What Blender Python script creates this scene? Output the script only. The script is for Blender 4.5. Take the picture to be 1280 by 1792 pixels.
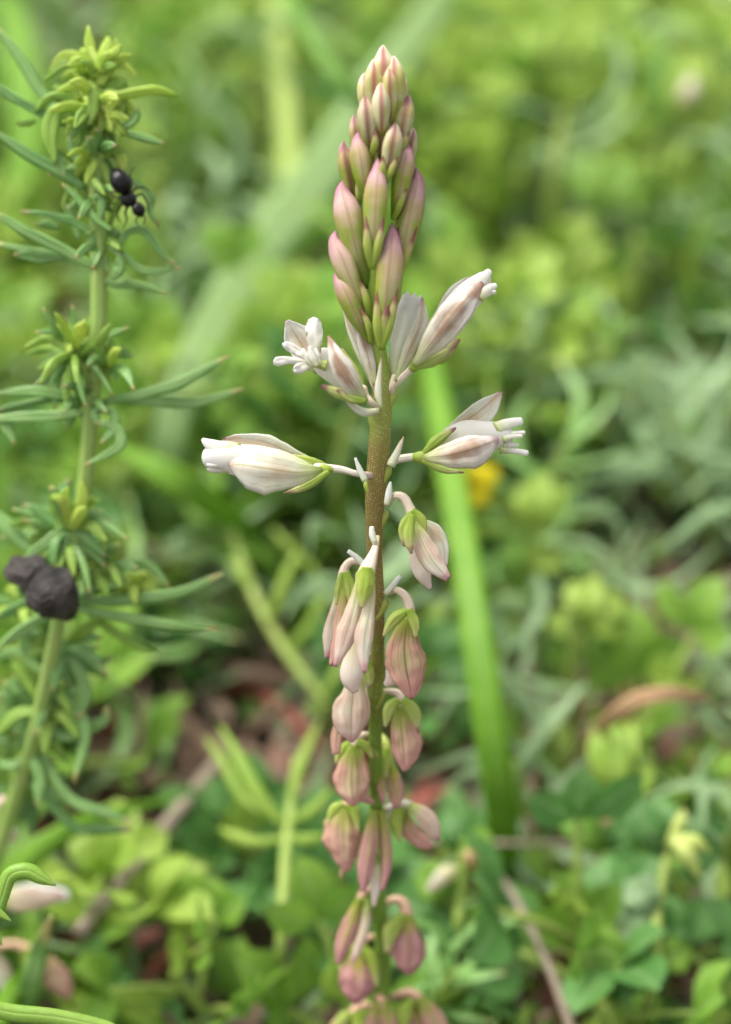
import bpy, math, random
from mathutils import Vector, Matrix, noise as mnoise

random.seed(7)
R = math.radians
scene = bpy.context.scene
for o in list(bpy.data.objects):
    bpy.data.objects.remove(o)
COL = scene.collection

# ------------------------------------------------------------------ camera
PITCH = R(38.0)
CAM = Vector((0.0, 0.0, 0.140))
FPX = 896.0 / math.tan(R(15.0))          # focal length in photo pixels (1280 x 1792)
FOCUS = 0.1183
cam = bpy.data.cameras.new('camera')
cam.sensor_fit = 'VERTICAL'
cam.sensor_height = 24.0
cam.lens = 12.0 / math.tan(R(15.0))
cam.clip_start = 0.005
cam.clip_end = 200.0
cam.dof.use_dof = True
cam.dof.focus_distance = FOCUS
cam.dof.aperture_fstop = cam.lens / 3.5
cam_ob = bpy.data.objects.new('camera', cam)
COL.objects.link(cam_ob)
cam_ob.location = CAM
cam_ob.rotation_euler = (R(90) - PITCH, 0, 0)
scene.camera = cam_ob

# ------------------------------------------------------------------ sky and sun (bright overcast)
SUN_EL, SUN_AZ = R(62), R(-55)           # azimuth from +Y towards +X
world = bpy.data.worlds.new('World')
scene.world = world
world.use_nodes = True
wn = world.node_tree.nodes
wl_ = world.node_tree.links
bg = wn['Background']
sky = wn.new('ShaderNodeTexSky')
sky.sky_type = 'NISHITA'
sky.sun_disc = False
sky.sun_elevation = SUN_EL
sky.sun_rotation = SUN_AZ
sky.dust_density = 4.0
hs = wn.new('ShaderNodeHueSaturation')   # cloud cover: nearly neutral sky
hs.inputs['Saturation'].default_value = 0.12
wl_.new(sky.outputs['Color'], hs.inputs['Color'])
wl_.new(hs.outputs['Color'], bg.inputs['Color'])
bg.inputs['Strength'].default_value = 0.11
sun = bpy.data.lights.new('sun', 'SUN')
sun.energy = 1.5
sun.angle = R(24)
sun.color = (1.0, 0.955, 0.86)
sun_ob = bpy.data.objects.new('sun', sun)
COL.objects.link(sun_ob)
sd = Vector((math.sin(SUN_AZ) * math.cos(SUN_EL), math.cos(SUN_AZ) * math.cos(SUN_EL), math.sin(SUN_EL)))
sun_ob.rotation_euler = sd.to_track_quat('Z', 'Y').to_euler()
sun_ob.location = (0, 0, 2)

vs = scene.view_settings
vs.view_transform = 'Standard'
vs.look = 'None'
vs.exposure = 1.34
vs.gamma = 1.0
vs.use_curve_mapping = False
scene.render.engine = 'CYCLES'
scene.cycles.max_bounces = 5
scene.cycles.diffuse_bounces = 3
scene.cycles.glossy_bounces = 1
scene.cycles.transmission_bounces = 3
scene.cycles.use_adaptive_sampling = True
scene.cycles.adaptive_threshold = 0.02
scene.cycles.use_denoising = True

# ------------------------------------------------------------------ pixel <-> place
FWD = Vector((0, math.cos(PITCH), -math.sin(PITCH)))
UP = Vector((0, math.sin(PITCH), math.cos(PITCH)))
RIGHT = Vector((1, 0, 0))


def ray(x, y):
    return RIGHT * ((x - 640) / FPX) + UP * ((896 - y) / FPX) + FWD


def W(x, y, d):
    """photo pixel + depth in mm -> world point in metres"""
    return CAM + ray(x, y) * (d * 1e-3)


def depth_at(x, y, z):
    """depth in mm where the ray through a pixel meets height z (metres)"""
    return (z - CAM.z) / ray(x, y).z * 1e3


def cr(ctrl, t):
    """Catmull-Rom through ctrl (list of tuples), t in 0..1"""
    n = len(ctrl) - 1
    f = min(max(t, 0), 1) * n
    i = min(int(f), n - 1)
    u = f - i
    p1, p2 = ctrl[i], ctrl[i + 1]
    p0 = ctrl[i - 1] if i > 0 else tuple(2 * a - b for a, b in zip(p1, p2))
    p3 = ctrl[i + 2] if i + 2 <= n else tuple(2 * b - a for a, b in zip(p1, p2))
    return tuple(0.5 * (2 * b + (c - a) * u + (2 * a - 5 * b + 4 * c - e) * u * u + (3 * b - a - 3 * c + e) * u ** 3)
                 for a, b, c, e in zip(p0, p1, p2, p3))


def lin(tab, x):
    if x <= tab[0][0]:
        return tab[0][1]
    for (a, b), (c, e) in zip(tab, tab[1:]):
        if x <= c:
            return b + (e - b) * (x - a) / (c - a)
    return tab[-1][1]


# ------------------------------------------------------------------ materials
class NT:
    def __init__(self, name):
        self.m = bpy.data.materials.new(name)
        self.m.use_nodes = True
        self.t = self.m.node_tree
        self.t.nodes.clear()

    def n(self, kind, **kw):
        nd = self.t.nodes.new(kind)
        for k, v in kw.items():
            if k[0] == '_':
                setattr(nd, k[1:], v)
            else:
                self.put(nd.inputs[k.replace('__', ' ')], v)
        return nd

    def put(self, sock, v):
        if isinstance(v, bpy.types.NodeSocket):
            self.t.links.new(v, sock)
        elif isinstance(v, tuple) and len(v) == 3 and sock.type == 'RGBA':
            sock.default_value = (*v, 1)
        else:
            sock.default_value = v

    def math(self, op, a, b=None, c=None, clamp=False):
        nd = self.t.nodes.new('ShaderNodeMath')
        nd.operation = op
        nd.use_clamp = clamp
        for i, v in enumerate((a, b, c)):
            if v is not None:
                self.put(nd.inputs[i], v)
        return nd.outputs[0]

    def rng(self, v, a, b, c=0.0, d=1.0, smooth=True):
        nd = self.t.nodes.new('ShaderNodeMapRange')
        nd.interpolation_type = 'SMOOTHSTEP' if smooth else 'LINEAR'
        for i, q in enumerate((v, a, b, c, d)):
            self.put(nd.inputs[i], q)
        return nd.outputs[0]

    def mix(self, f, a, b, blend='MIX'):
        nd = self.t.nodes.new('ShaderNodeMix')
        nd.data_type = 'RGBA'
        nd.blend_type = blend
        self.put(nd.inputs[0], f)
        self.put(nd.inputs[6], a)
        self.put(nd.inputs[7], b)
        return nd.outputs[2]

    def noise(self, vec, scale, detail=3.0, rough=0.55):
        nd = self.t.nodes.new('ShaderNodeTexNoise')
        self.put(nd.inputs['Vector'], vec)
        nd.inputs['Scale'].default_value = scale
        nd.inputs['Detail'].default_value = detail
        nd.inputs['Roughness'].default_value = rough
        return nd.outputs[0]

    def ramp(self, f, stops):
        nd = self.t.nodes.new('ShaderNodeValToRGB')
        cr_ = nd.color_ramp
        cr_.interpolation = 'EASE'
        while len(cr_.elements) < len(stops):
            cr_.elements.new(0.5)
        for e, (p, c) in zip(cr_.elements, stops):
            e.position = p
            e.color = (*c, 1)
        self.put(nd.inputs[0], f)
        return nd.outputs[0]

    def uv(self):
        s = self.n('ShaderNodeSeparateXYZ', Vector=self.n('ShaderNodeUVMap').outputs[0])
        return s.outputs[0], s.outputs[1]

    def obj(self):
        return self.n('ShaderNodeTexCoord').outputs['Object']

    def rand(self):
        return self.n('ShaderNodeObjectInfo').outputs['Random']

    def finish(self, col, rough=0.5, trans=0.0, bump=None, bump_s=0.3, dist=0.0002, spec=0.35, tcol=None, sss=0.0):
        p = self.n('ShaderNodeBsdfPrincipled')
        self.put(p.inputs['Base Color'], col)
        self.put(p.inputs['Roughness'], rough)
        p.inputs['Specular IOR Level'].default_value = spec
        if sss:
            p.inputs['Subsurface Weight'].default_value = sss
            p.inputs['Subsurface Radius'].default_value = (0.0006, 0.0005, 0.0003)
            p.inputs['Subsurface Scale'].default_value = 1.0
        if bump is not None:
            b = self.n('ShaderNodeBump', Height=bump)
            b.inputs['Strength'].default_value = bump_s
            b.inputs['Distance'].default_value = dist
            self.t.links.new(b.outputs[0], p.inputs['Normal'])
        sh = p.outputs[0]
        if trans:
            tr = self.n('ShaderNodeBsdfTranslucent')
            self.put(tr.inputs['Color'], tcol if tcol is not None else col)
            mx = self.n('ShaderNodeMixShader')
            mx.inputs[0].default_value = trans
            self.t.links.new(sh, mx.inputs[1])
            self.t.links.new(tr.outputs[0], mx.inputs[2])
            sh = mx.outputs[0]
        out = self.n('ShaderNodeOutputMaterial')
        self.t.links.new(sh, out.inputs['Surface'])
        return self.m


def petal_mat(name, stops, vein, vs_=0.5, side=0.5, blush=None, bl=0.0, trans=0.38, mid=0.07, rough=0.48, edge=0.12, groove=0.15):
    k = NT(name)
    v, t = k.uv()
    av = k.math('ABSOLUTE', k.math('MULTIPLY_ADD', v, 2.0, -1.0))
    ob = k.obj()
    n1 = k.noise(ob, 420)
    n2 = k.noise(ob, 1500, 4)
    t2 = k.math('MULTIPLY_ADD', k.math('SUBTRACT', n1, 0.5), 0.22, t)
    col = k.ramp(t2, stops)
    if blush:
        eg = k.math('MULTIPLY', k.rng(k.math('ADD', n1, k.math('MULTIPLY', av, edge)), 0.42 + min(edge, 0) * 0.5, 0.68 + min(edge, 0) * 0.5), bl)
        col = k.mix(k.math('MULTIPLY', eg, k.rng(t, 0.12, 0.4)), col, blush)
    wob = k.math('MULTIPLY_ADD', k.math('SUBTRACT', n1, 0.5), 0.55, k.math('MULTIPLY', av, 2.9))
    pp = k.math('PINGPONG', wob, 0.5)
    lines = k.math('MULTIPLY', k.rng(pp, 0.0, 0.13, 1.0, 0.0), side)
    lines = k.math('MULTIPLY', lines, k.rng(t, 0.95, 0.55))
    lines = k.math('MULTIPLY', lines, k.rng(n2, 0.3, 0.6, 0.25, 1.0))
    midl = k.rng(av, 0.0, mid, 1.0, 0.0)
    f = k.math('MULTIPLY', k.math('MAXIMUM', lines, midl), vs_, clamp=True)
    f = k.math('MULTIPLY', f, k.rng(t, 0.02, 0.2))
    col = k.mix(f, col, vein)
    r = k.rand()
    col = k.mix(k.math('MULTIPLY', r, 0.12), col, k.mix(0.5, col, (0.75, 0.72, 0.55)))
    col = k.mix(k.rng(n2, 0.35, 0.7, 0.0, 0.16), col, k.mix(0.55, col, vein))
    bump = k.math('ADD', k.math('MULTIPLY', n2, 0.4), k.math('MULTIPLY', k.rng(pp, 0.0, 0.3), groove))
    return k.finish(col, rough, trans, bump, 0.3, 0.0001, 0.3)


def simple_mat(name, c1, c2, trans=0.4, rough=0.5):
    k = NT(name)
    v, t = k.uv()
    n1 = k.noise(k.obj(), 300, 1)
    f = k.math('ADD', k.math('MULTIPLY', k.rng(n1, 0.3, 0.7), 0.5), k.math('MULTIPLY', k.rand(), 0.55), clamp=True)
    col = k.mix(f, c1, c2)
    av = k.math('ABSOLUTE', k.math('MULTIPLY_ADD', v, 2.0, -1.0))
    col = k.mix(k.rng(av, 0.0, 0.2, 0.3, 0.0), col, k.mix(0.5, c2, (0.6, 0.66, 0.4)))
    return k.finish(col, rough, trans, spec=0.3)


def leaf_mat(name, c1, c2, rib=None, rib_s=0.35, tip=None, trans=0.35, rough=0.45, base=None, nscale=260, spec=0.35):
    k = NT(name)
    v, t = k.uv()
    av = k.math('ABSOLUTE', k.math('MULTIPLY_ADD', v, 2.0, -1.0))
    ob = k.obj()
    n1 = k.noise(ob, nscale, 4)
    n2 = k.noise(ob, nscale * 6, 3)
    f = k.math('ADD', k.math('MULTIPLY', k.rng(n1, 0.3, 0.7), 0.55), k.math('MULTIPLY', k.rand(), 0.5), clamp=True)
    col = k.mix(f, c1, c2)
    if base:
        col = k.mix(k.rng(t, 0.0, 0.45, 1.0, 0.0), col, base)
    if rib:
        col = k.mix(k.math('MULTIPLY', k.rng(av, 0.0, 0.16, 1.0, 0.0), rib_s), col, rib)
    if tip:
        col = k.mix(k.rng(k.math('MULTIPLY_ADD', n1, 0.1, t), 0.93, 1.0), col, tip)
    bump = k.math('ADD', n2, k.math('MULTIPLY', k.rng(av, 0.0, 0.25), 1.2))
    return k.finish(col, rough, trans, bump, 0.3, 0.00015, spec)


WHITE = (0.80, 0.80, 0.74)
CREAM = (0.72, 0.74, 0.54)
GRN = (0.27, 0.38, 0.06)
LGRN = (0.42, 0.52, 0.15)
PINK = (0.66, 0.38, 0.46)
PALEPINK = (0.76, 0.64, 0.66)
PURP = (0.25, 0.055, 0.13)
BROWNP = (0.30, 0.16, 0.14)

M = {}
M['wing_white'] = petal_mat('wing_white', [(0, LGRN), (0.14, (0.64, 0.70, 0.38)), (0.36, (0.80, 0.81, 0.68)), (0.88, (0.84, 0.83, 0.78)), (0.965, (0.74, 0.6, 0.62)), (1, PURP)],
                            (0.40, 0.37, 0.10), 0.75, 0.7, (0.72, 0.54, 0.40), 0.75, edge=-0.3, trans=0.45)
M['wing_blush'] = petal_mat('wing_blush', [(0, LGRN), (0.13, (0.66, 0.68, 0.40)), (0.38, (0.80, 0.77, 0.66)), (0.86, (0.83, 0.78, 0.74)), (0.96, (0.62, 0.42, 0.46)), (1, PURP)],
                            (0.28, 0.17, 0.10), 0.75, 0.7, (0.46, 0.30, 0.20), 0.95, mid=0.07, edge=-0.3)
M['wing_pale'] = petal_mat('wing_pale', [(0, (0.40, 0.52, 0.09)), (0.18, (0.64, 0.70, 0.28)), (0.38, (0.82, 0.82, 0.62)), (0.84, (0.85, 0.79, 0.72)), (0.95, (0.62, 0.32, 0.42)), (1, (0.36, 0.08, 0.22))],
                           (0.42, 0.34, 0.10), 0.75, 0.7, (0.76, 0.54, 0.46), 0.75, edge=0.2, trans=0.45)
M['wing_pink'] = petal_mat('wing_pink', [(0, (0.30, 0.42, 0.04)), (0.24, (0.44, 0.46, 0.10)), (0.44, (0.62, 0.54, 0.28)), (0.75, (0.80, 0.64, 0.44)), (0.93, (0.68, 0.38, 0.37)), (1, (0.28, 0.08, 0.14))],
                           (0.26, 0.16, 0.04), 0.85, 0.75, (0.70, 0.37, 0.32), 0.8, mid=0.09, edge=0.25)
M['wing_rose'] = petal_mat('wing_rose', [(0, (0.32, 0.42, 0.04)), (0.24, (0.46, 0.43, 0.10)), (0.46, (0.58, 0.43, 0.22)), (0.8, (0.68, 0.42, 0.33)), (1, (0.50, 0.16, 0.25))],
                           (0.34, 0.24, 0.05), 0.75, 0.7, (0.58, 0.27, 0.31), 0.8, mid=0.1, edge=0.28)
M['keel'] = petal_mat('keel', [(0, LGRN), (0.15, (0.74, 0.77, 0.48)), (0.45, (0.84, 0.84, 0.74)), (1, (0.86, 0.85, 0.84))], (0.78, 0.76, 0.56), 0.2, 0.4, (0.82, 0.76, 0.76), 0.3, trans=0.42, groove=0.05)
M['keel_old'] = petal_mat('keel_old', [(0, GRN), (0.3, (0.72, 0.68, 0.42)), (0.7, (0.82, 0.75, 0.64)), (1, (0.74, 0.58, 0.52))], (0.66, 0.5, 0.36), 0.35, 0.5, PALEPINK, 0.4)
M['sepal'] = petal_mat('sepal', [(0, (0.32, 0.46, 0.05)), (0.5, (0.42, 0.54, 0.10)), (0.78, (0.54, 0.56, 0.22)), (0.90, (0.36, 0.16, 0.15)), (1, (0.14, 0.03, 0.07))],
                       (0.24, 0.40, 0.04), 0.5, 0.3, (0.56, 0.56, 0.24), 0.3, trans=0.35)
M['sepal_green'] = petal_mat('sepal_green', [(0, (0.33, 0.47, 0.05)), (0.6, (0.45, 0.56, 0.09)), (0.92, (0.56, 0.58, 0.22)), (1, (0.42, 0.22, 0.18))],
                             (0.26, 0.42, 0.04), 0.5, 0.3, (0.60, 0.60, 0.26), 0.3, trans=0.35)
M['bract'] = petal_mat('bract', [(0, (0.66, 0.70, 0.44)), (0.4, (0.76, 0.76, 0.62)), (0.82, (0.70, 0.64, 0.50)), (1, (0.42, 0.24, 0.14))], (0.5, 0.48, 0.3), 0.3, 0.4)
M['bract_white'] = petal_mat('bract_white', [(0, (0.64, 0.70, 0.42)), (0.3, (0.80, 0.82, 0.74)), (1, (0.84, 0.85, 0.82))], (0.6, 0.6, 0.5), 0.2, 0.4)
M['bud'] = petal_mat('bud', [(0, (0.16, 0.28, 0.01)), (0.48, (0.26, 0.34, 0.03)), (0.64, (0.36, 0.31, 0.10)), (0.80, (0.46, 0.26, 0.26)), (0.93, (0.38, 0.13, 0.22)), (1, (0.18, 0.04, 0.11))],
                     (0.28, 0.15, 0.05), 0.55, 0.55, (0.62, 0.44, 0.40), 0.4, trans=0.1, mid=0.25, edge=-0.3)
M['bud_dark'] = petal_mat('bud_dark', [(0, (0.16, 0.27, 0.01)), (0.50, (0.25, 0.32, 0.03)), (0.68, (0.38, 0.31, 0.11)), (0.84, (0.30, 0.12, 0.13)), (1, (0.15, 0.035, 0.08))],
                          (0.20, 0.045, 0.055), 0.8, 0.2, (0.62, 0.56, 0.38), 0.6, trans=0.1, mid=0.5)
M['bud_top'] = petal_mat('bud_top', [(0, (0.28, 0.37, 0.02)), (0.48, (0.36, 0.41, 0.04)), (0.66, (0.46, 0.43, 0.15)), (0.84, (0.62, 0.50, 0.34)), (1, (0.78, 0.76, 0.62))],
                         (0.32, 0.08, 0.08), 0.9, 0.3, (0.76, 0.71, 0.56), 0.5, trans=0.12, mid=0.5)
M['bud_sepal'] = petal_mat('bud_sepal', [(0, (0.28, 0.42, 0.03)), (0.45, (0.38, 0.47, 0.07)), (0.66, (0.46, 0.40, 0.16)), (0.80, (0.26, 0.07, 0.07)), (1, (0.15, 0.02, 0.06))],
                           (0.24, 0.36, 0.03), 0.4, 0.3, trans=0.2)


def stem_mat():
    k = NT('milkwort_stem')
    v, t = k.uv()
    ob = k.obj()
    n1 = k.noise(ob, 500, 4)
    col = k.ramp(k.math('MULTIPLY_ADD', k.math('SUBTRACT', n1, 0.5), 0.10, t),
                 [(0, (0.13, 0.26, 0.02)), (0.57, (0.13, 0.25, 0.02)), (0.63, (0.19, 0.19, 0.03)), (0.68, (0.23, 0.135, 0.04)), (0.745, (0.23, 0.15, 0.045)), (0.79, (0.24, 0.25, 0.045)), (0.85, (0.24, 0.37, 0.04)), (1, (0.28, 0.42, 0.05))])
    streak = k.math('PINGPONG', k.math('MULTIPLY_ADD', n1, 1.2, k.math('MULTIPLY', v, 9.0)), 0.5)
    col = k.mix(k.math('MULTIPLY', k.rng(streak, 0.2, 0.45), 0.35), col, (0.28, 0.38, 0.07))
    vo = k.n('ShaderNodeTexVoronoi', Vector=ob, Scale=7500.0)
    dots = k.rng(vo.outputs['Distance'], 0.14, 0.24, 1.0, 0.0)
    col = k.mix(k.math('MULTIPLY', dots, 0.9), col, (0.74, 0.68, 0.44))
    return k.finish(col, 0.5, 0.0, k.math('ADD', dots, k.math('MULTIPLY', streak, 0.5)), 0.5, 0.00005)


M['stem'] = stem_mat()
M['pedicel'] = leaf_mat('pedicel', (0.66, 0.50, 0.42), (0.68, 0.60, 0.44), trans=0.0, rough=0.4, base=(0.52, 0.46, 0.24))
M['pedicel_white'] = leaf_mat('pedicel_white', (0.68, 0.66, 0.52), (0.70, 0.60, 0.54), trans=0.0, rough=0.4, base=(0.60, 0.46, 0.38))
M['pedicel_red'] = leaf_mat('pedicel_red', (0.56, 0.30, 0.22), (0.60, 0.40, 0.26), trans=0.0, rough=0.4, base=(0.52, 0.40, 0.24))
M['node'] = leaf_mat('node', (0.30, 0.38, 0.06), (0.38, 0.42, 0.10), trans=0.0)
M['hair'] = leaf_mat('hair', (0.62, 0.58, 0.42), (0.7, 0.66, 0.5), trans=0.0)

M['whorl_leaf'] = leaf_mat('whorl_leaf', (0.18, 0.38, 0.085), (0.32, 0.54, 0.17), (0.50, 0.66, 0.34), 0.6, tip=(0.55, 0.50, 0.20), trans=0.28, rough=0.34, spec=0.5, nscale=500)
M['whorl_dark'] = leaf_mat('whorl_dark', (0.12, 0.29, 0.06), (0.22, 0.42, 0.12), (0.38, 0.54, 0.28), 0.45, tip=(0.36, 0.32, 0.14), trans=0.25, rough=0.34, spec=0.5, nscale=500)
M['whorl_young'] = leaf_mat('whorl_young', (0.42, 0.62, 0.08), (0.60, 0.73, 0.15), (0.74, 0.78, 0.28), 0.45, trans=0.4, rough=0.4, nscale=500)
M['whorl_mid'] = leaf_mat('whorl_mid', (0.24, 0.44, 0.06), (0.38, 0.55, 0.11), (0.52, 0.64, 0.20), 0.4, trans=0.35, rough=0.4, nscale=500)
M['whorl_stem'] = leaf_mat('whorl_stem', (0.22, 0.36, 0.07), (0.32, 0.43, 0.12), trans=0.0, nscale=500)
M['ant'] = leaf_mat('ant', (0.003, 0.003, 0.004), (0.006, 0.005, 0.005), trans=0.0, rough=0.3, spec=0.3)
kl = NT('lump')
ln1, ln2 = kl.noise(kl.obj(), 700, 5, 0.65), kl.noise(kl.obj(), 2600, 4, 0.6)
M['lump'] = kl.finish(kl.mix(kl.rng(ln1, 0.35, 0.65), (0.014, 0.011, 0.010), (0.07, 0.058, 0.053)), 0.65, 0.0, kl.math('ADD', ln1, kl.math('MULTIPLY', ln2, 0.5)), 1.0, 0.0007, 0.4)

M['tref_a'] = simple_mat('trefoil_green', (0.15, 0.32, 0.04), (0.25, 0.43, 0.06), 0.42)
M['tref_b'] = simple_mat('trefoil_yellow', (0.29, 0.46, 0.06), (0.42, 0.57, 0.11), 0.45)
M['tref_c'] = simple_mat('trefoil_blue', (0.07, 0.20, 0.04), (0.14, 0.31, 0.08), 0.38)
M['tref_stem'] = simple_mat('trefoil_stem', (0.24, 0.38, 0.06), (0.34, 0.42, 0.10), 0.1)
M['grey_leaf'] = simple_mat('grey_leaf', (0.19, 0.31, 0.14), (0.30, 0.43, 0.22), 0.3)
M['grass'] = simple_mat('grass', (0.14, 0.34, 0.02), (0.22, 0.42, 0.035), 0.4)
M['grass_pale'] = simple_mat('grass_pale', (0.30, 0.48, 0.17), (0.38, 0.54, 0.22), 0.4)
M['grass_dark'] = simple_mat('grass_dark', (0.10, 0.25, 0.02), (0.16, 0.33, 0.03), 0.3)
M['dry'] = leaf_mat('dry_straw', (0.22, 0.18, 0.13), (0.33, 0.27, 0.20), (0.36, 0.31, 0.24), 0.2, trans=0.1, rough=0.65)
M['dry_red'] = leaf_mat('dry_red', (0.26, 0.07, 0.05), (0.38, 0.12, 0.09), trans=0.1, rough=0.6)
M['dry_orange'] = leaf_mat('dry_orange', (0.46, 0.25, 0.12), (0.56, 0.38, 0.22), trans=0.2, rough=0.6)
M['dry_brown'] = leaf_mat('dry_brown', (0.16, 0.10, 0.07), (0.32, 0.21, 0.15), trans=0.1, rough=0.7)
M['yellow'] = leaf_mat('yellow_petal', (0.84, 0.70, 0.01), (0.86, 0.76, 0.02), trans=0.4)
M['lime'] = leaf_mat('lime_bud', (0.52, 0.62, 0.14), (0.62, 0.68, 0.26), trans=0.35)


def ground_mat():
    k = NT('soil')
    ob = k.obj()
    n1 = k.noise(ob, 35, 5, 0.6)
    n2 = k.noise(ob, 260, 5, 0.65)
    n3 = k.noise(ob, 12, 3)
    col = k.mix(k.rng(n2, 0.35, 0.7), (0.035, 0.026, 0.020), (0.16, 0.11, 0.075))
    col = k.mix(k.math('MULTIPLY', k.rng(n1, 0.45, 0.65), 0.6), col, (0.075, 0.10, 0.03))
    col = k.mix(k.math('MULTIPLY', k.rng(n3, 0.5, 0.7), 0.4), col, (0.20, 0.14, 0.10))
    return k.finish(col, 0.9, 0.0, n2, 0.8, 0.003, 0.2)


M['soil'] = ground_mat()

# ------------------------------------------------------------------ scene graph helpers


def add_mesh(name, verts, faces, uvs, mat, parent=None, org=Vector((0, 0, 0)), thick=0.0, subsurf=0):
    me = bpy.data.meshes.new(name)
    me.from_pydata([tuple(v - org) for v in verts], [], faces)
    ul = me.uv_layers.new(name='UVMap')
    flat = []
    for l in me.loops:
        flat.extend(uvs[l.vertex_index])
    ul.data.foreach_set('uv', flat)
    me.polygons.foreach_set('use_smooth', [True] * len(me.polygons))
    me.materials.append(mat)
    ob = bpy.data.objects.new(name, me)
    COL.objects.link(ob)
    if parent is not None:
        ob.parent = parent
    if thick:
        s = ob.modifiers.new('thickness', 'SOLIDIFY')
        s.thickness = thick
        s.offset = 0
    return ob


def empty(name, loc, label, cat, group=None):
    e = bpy.data.objects.new(name, None)
    e.empty_display_size = 0.005
    COL.objects.link(e)
    e.location = loc
    tag(e, label, cat, group)
    return e


def tag(o, label, cat, group=None):
    o['label'] = label
    o['category'] = cat
    if group:
        o['group'] = group
    return o


def copy_tree(o, parent=None):
    c = o.copy()
    COL.objects.link(c)
    c.parent = parent
    for ch in list(o.children):
        copy_tree(ch, c)
    return c


# ------------------------------------------------------------------ shape builders
def arclen(pts):
    acc = [0.0]
    for a, b in zip(pts, pts[1:]):
        acc.append(acc[-1] + (b - a).length)
    return [a / max(acc[-1], 1e-9) for a in acc]


def sheet_geo(spine, wl, wr, cup=0.25, nu=18, nv=8, px=True, roll=0.0, ripple=0.0, seed=0, keel=0.0, normal=None, teeth=0):
    """petal / leaf sheet. spine: (x,y,d) pixels+depth (px) or world points; widths in pixels (px) or metres; wl/wr left/right of travel."""
    P, U, Fc = [], [], []
    sp = [(tuple(W(*p)) if px else tuple(p)) for p in spine]
    dep = [(p[2],) for p in spine] if px else None
    pts = [Vector(cr(sp, i / nu)) for i in range(nu + 1)]
    al = arclen(pts)
    for i in range(nu + 1):
        t = i / nu
        T = (pts[min(i + 1, nu)] - pts[max(i - 1, 0)]).normalized()
        N = (CAM - pts[i]).normalized() if normal is None else Vector(normal)
        S = T.cross(N).normalized()
        N = S.cross(T).normalized()
        if roll:
            q = Matrix.Rotation(roll, 3, T)
            S, N = q @ S, q @ N
        k = (cr(dep, t)[0] / FPX * 1e-3) if px else 1.0
        a, b = max(cr([(w,) for w in wl], t)[0], 0.15 if px else 1e-5) * k, max(cr([(w,) for w in wr], t)[0], 0.15 if px else 1e-5) * k
        wm = 0.5 * (a + b)
        for j in range(nv + 1):
            v = -1 + 2 * j / nv
            off = v * (b if v > 0 else a)
            h = cup * wm * (1 - v * v) - keel * wm * (1 - abs(v)) 
            if ripple:
                h += ripple * wm * mnoise.noise(Vector((t * 5 + seed * 3.1, v * 1.7, seed * 1.7))) * (0.3 + abs(v))
                off *= 1 + 0.13 * mnoise.noise(Vector((t * 7, seed * 2.3, v * 2))) + 0.05 * mnoise.noise(Vector((t * 21, seed * 5.3, v * 2)))
                h += 0.10 * wm * math.cos(v * 7.5 + seed) * math.sin(math.pi * t) * min(1, ripple * 6)
            q = pts[i] + S * off + N * h
            if teeth and i == nu:
                q += T * (teeth * k * (0.5 + 0.5 * math.sin(v * 9 + seed)))
            P.append(q)
            U.append((j / nv, al[i]))
    for i in range(nu):
        for j in range(nv):
            a = i * (nv + 1) + j
            Fc.append((a, a + 1, a + nv + 2, a + nv + 1))
    return P, Fc, U


def loft_geo(spine, wl, wr=None, flat=0.8, nu=18, ns=12, px=True, rough=0.0, seed=0, lobes=0.0):
    """closed body around a spine; flat = depth half-size / mean half width"""
    wr = wr or wl
    P, U, Fc = [], [], []
    sp = [(tuple(W(*p)) if px else tuple(p)) for p in spine]
    dep = [(p[2],) for p in spine] if px else None
    pts = [Vector(cr(sp, i / nu)) for i in range(nu + 1)]
    al = arclen(pts)
    for i in range(nu + 1):
        t = i / nu
        T = (pts[min(i + 1, nu)] - pts[max(i - 1, 0)]).normalized()
        N = (CAM - pts[i]).normalized()
        if abs(T.dot(N)) > 0.97:
            N = UP.copy()
        S = T.cross(N).normalized()
        N = S.cross(T).normalized()
        k = (cr(dep, t)[0] / FPX * 1e-3) if px else 1.0
        a, b = max(cr([(w,) for w in wl], t)[0], 0.2 if px else 1e-5) * k, max(cr([(w,) for w in wr], t)[0], 0.2 if px else 1e-5) * k
        for j in range(ns):
            th = 2 * math.pi * j / ns - math.pi / 2
            s, c = math.sin(th), math.cos(th)
            r = 1 + lobes * math.cos(3 * th + seed) + (rough * mnoise.noise(Vector((t * 6 + seed, s * 1.6, c * 1.6))) if rough else 0)
            P.append(pts[i] + S * (s * (b if s > 0 else a) * r) + N * (c * 0.5 * (a + b) * flat * r))
            U.append((0.5 + 0.5 * math.sin(th), al[i]))
    for i in range(nu):
        for j in range(ns):
            a, b = i * ns + j, i * ns + (j + 1) % ns
            Fc.append((a, b, b + ns, a + ns))
    Fc.append(tuple(range(ns - 1, -1, -1)))
    rows = nu
    if wl[-1] > 0.3 * max(wl):           # blunt end: close it with a dome
        c0, T = pts[-1], (pts[-1] - pts[-2]).normalized()
        ring = P[nu * ns:nu * ns + ns]
        rr = sum((q - c0).length for q in ring) / ns
        for a in (0.5, 0.95, 1.35):
            P += [c0 + (q - c0) * math.cos(a) + T * (rr * 0.8 * math.sin(a)) for q in ring]
            U += [(U[nu * ns + j][0], 1.0) for j in range(ns)]
            for j in range(ns):
                b0, b1 = rows * ns + j, rows * ns + (j + 1) % ns
                Fc.append((b0, b1, b1 + ns, b0 + ns))
            rows += 1
    Fc.append(tuple(range(rows * ns, rows * ns + ns)))
    return P, Fc, U


def D3(pts, d, bulge=0.0):
    """fill missing depths: d + optional third value offset"""
    n = len(pts) - 1
    out = []
    for i, p in enumerate(pts):
        off = p[2] if len(p) > 2 else 0.0
        out.append((p[0], p[1], d + off - bulge * math.sin(math.pi * i / n)))
    return out


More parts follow.
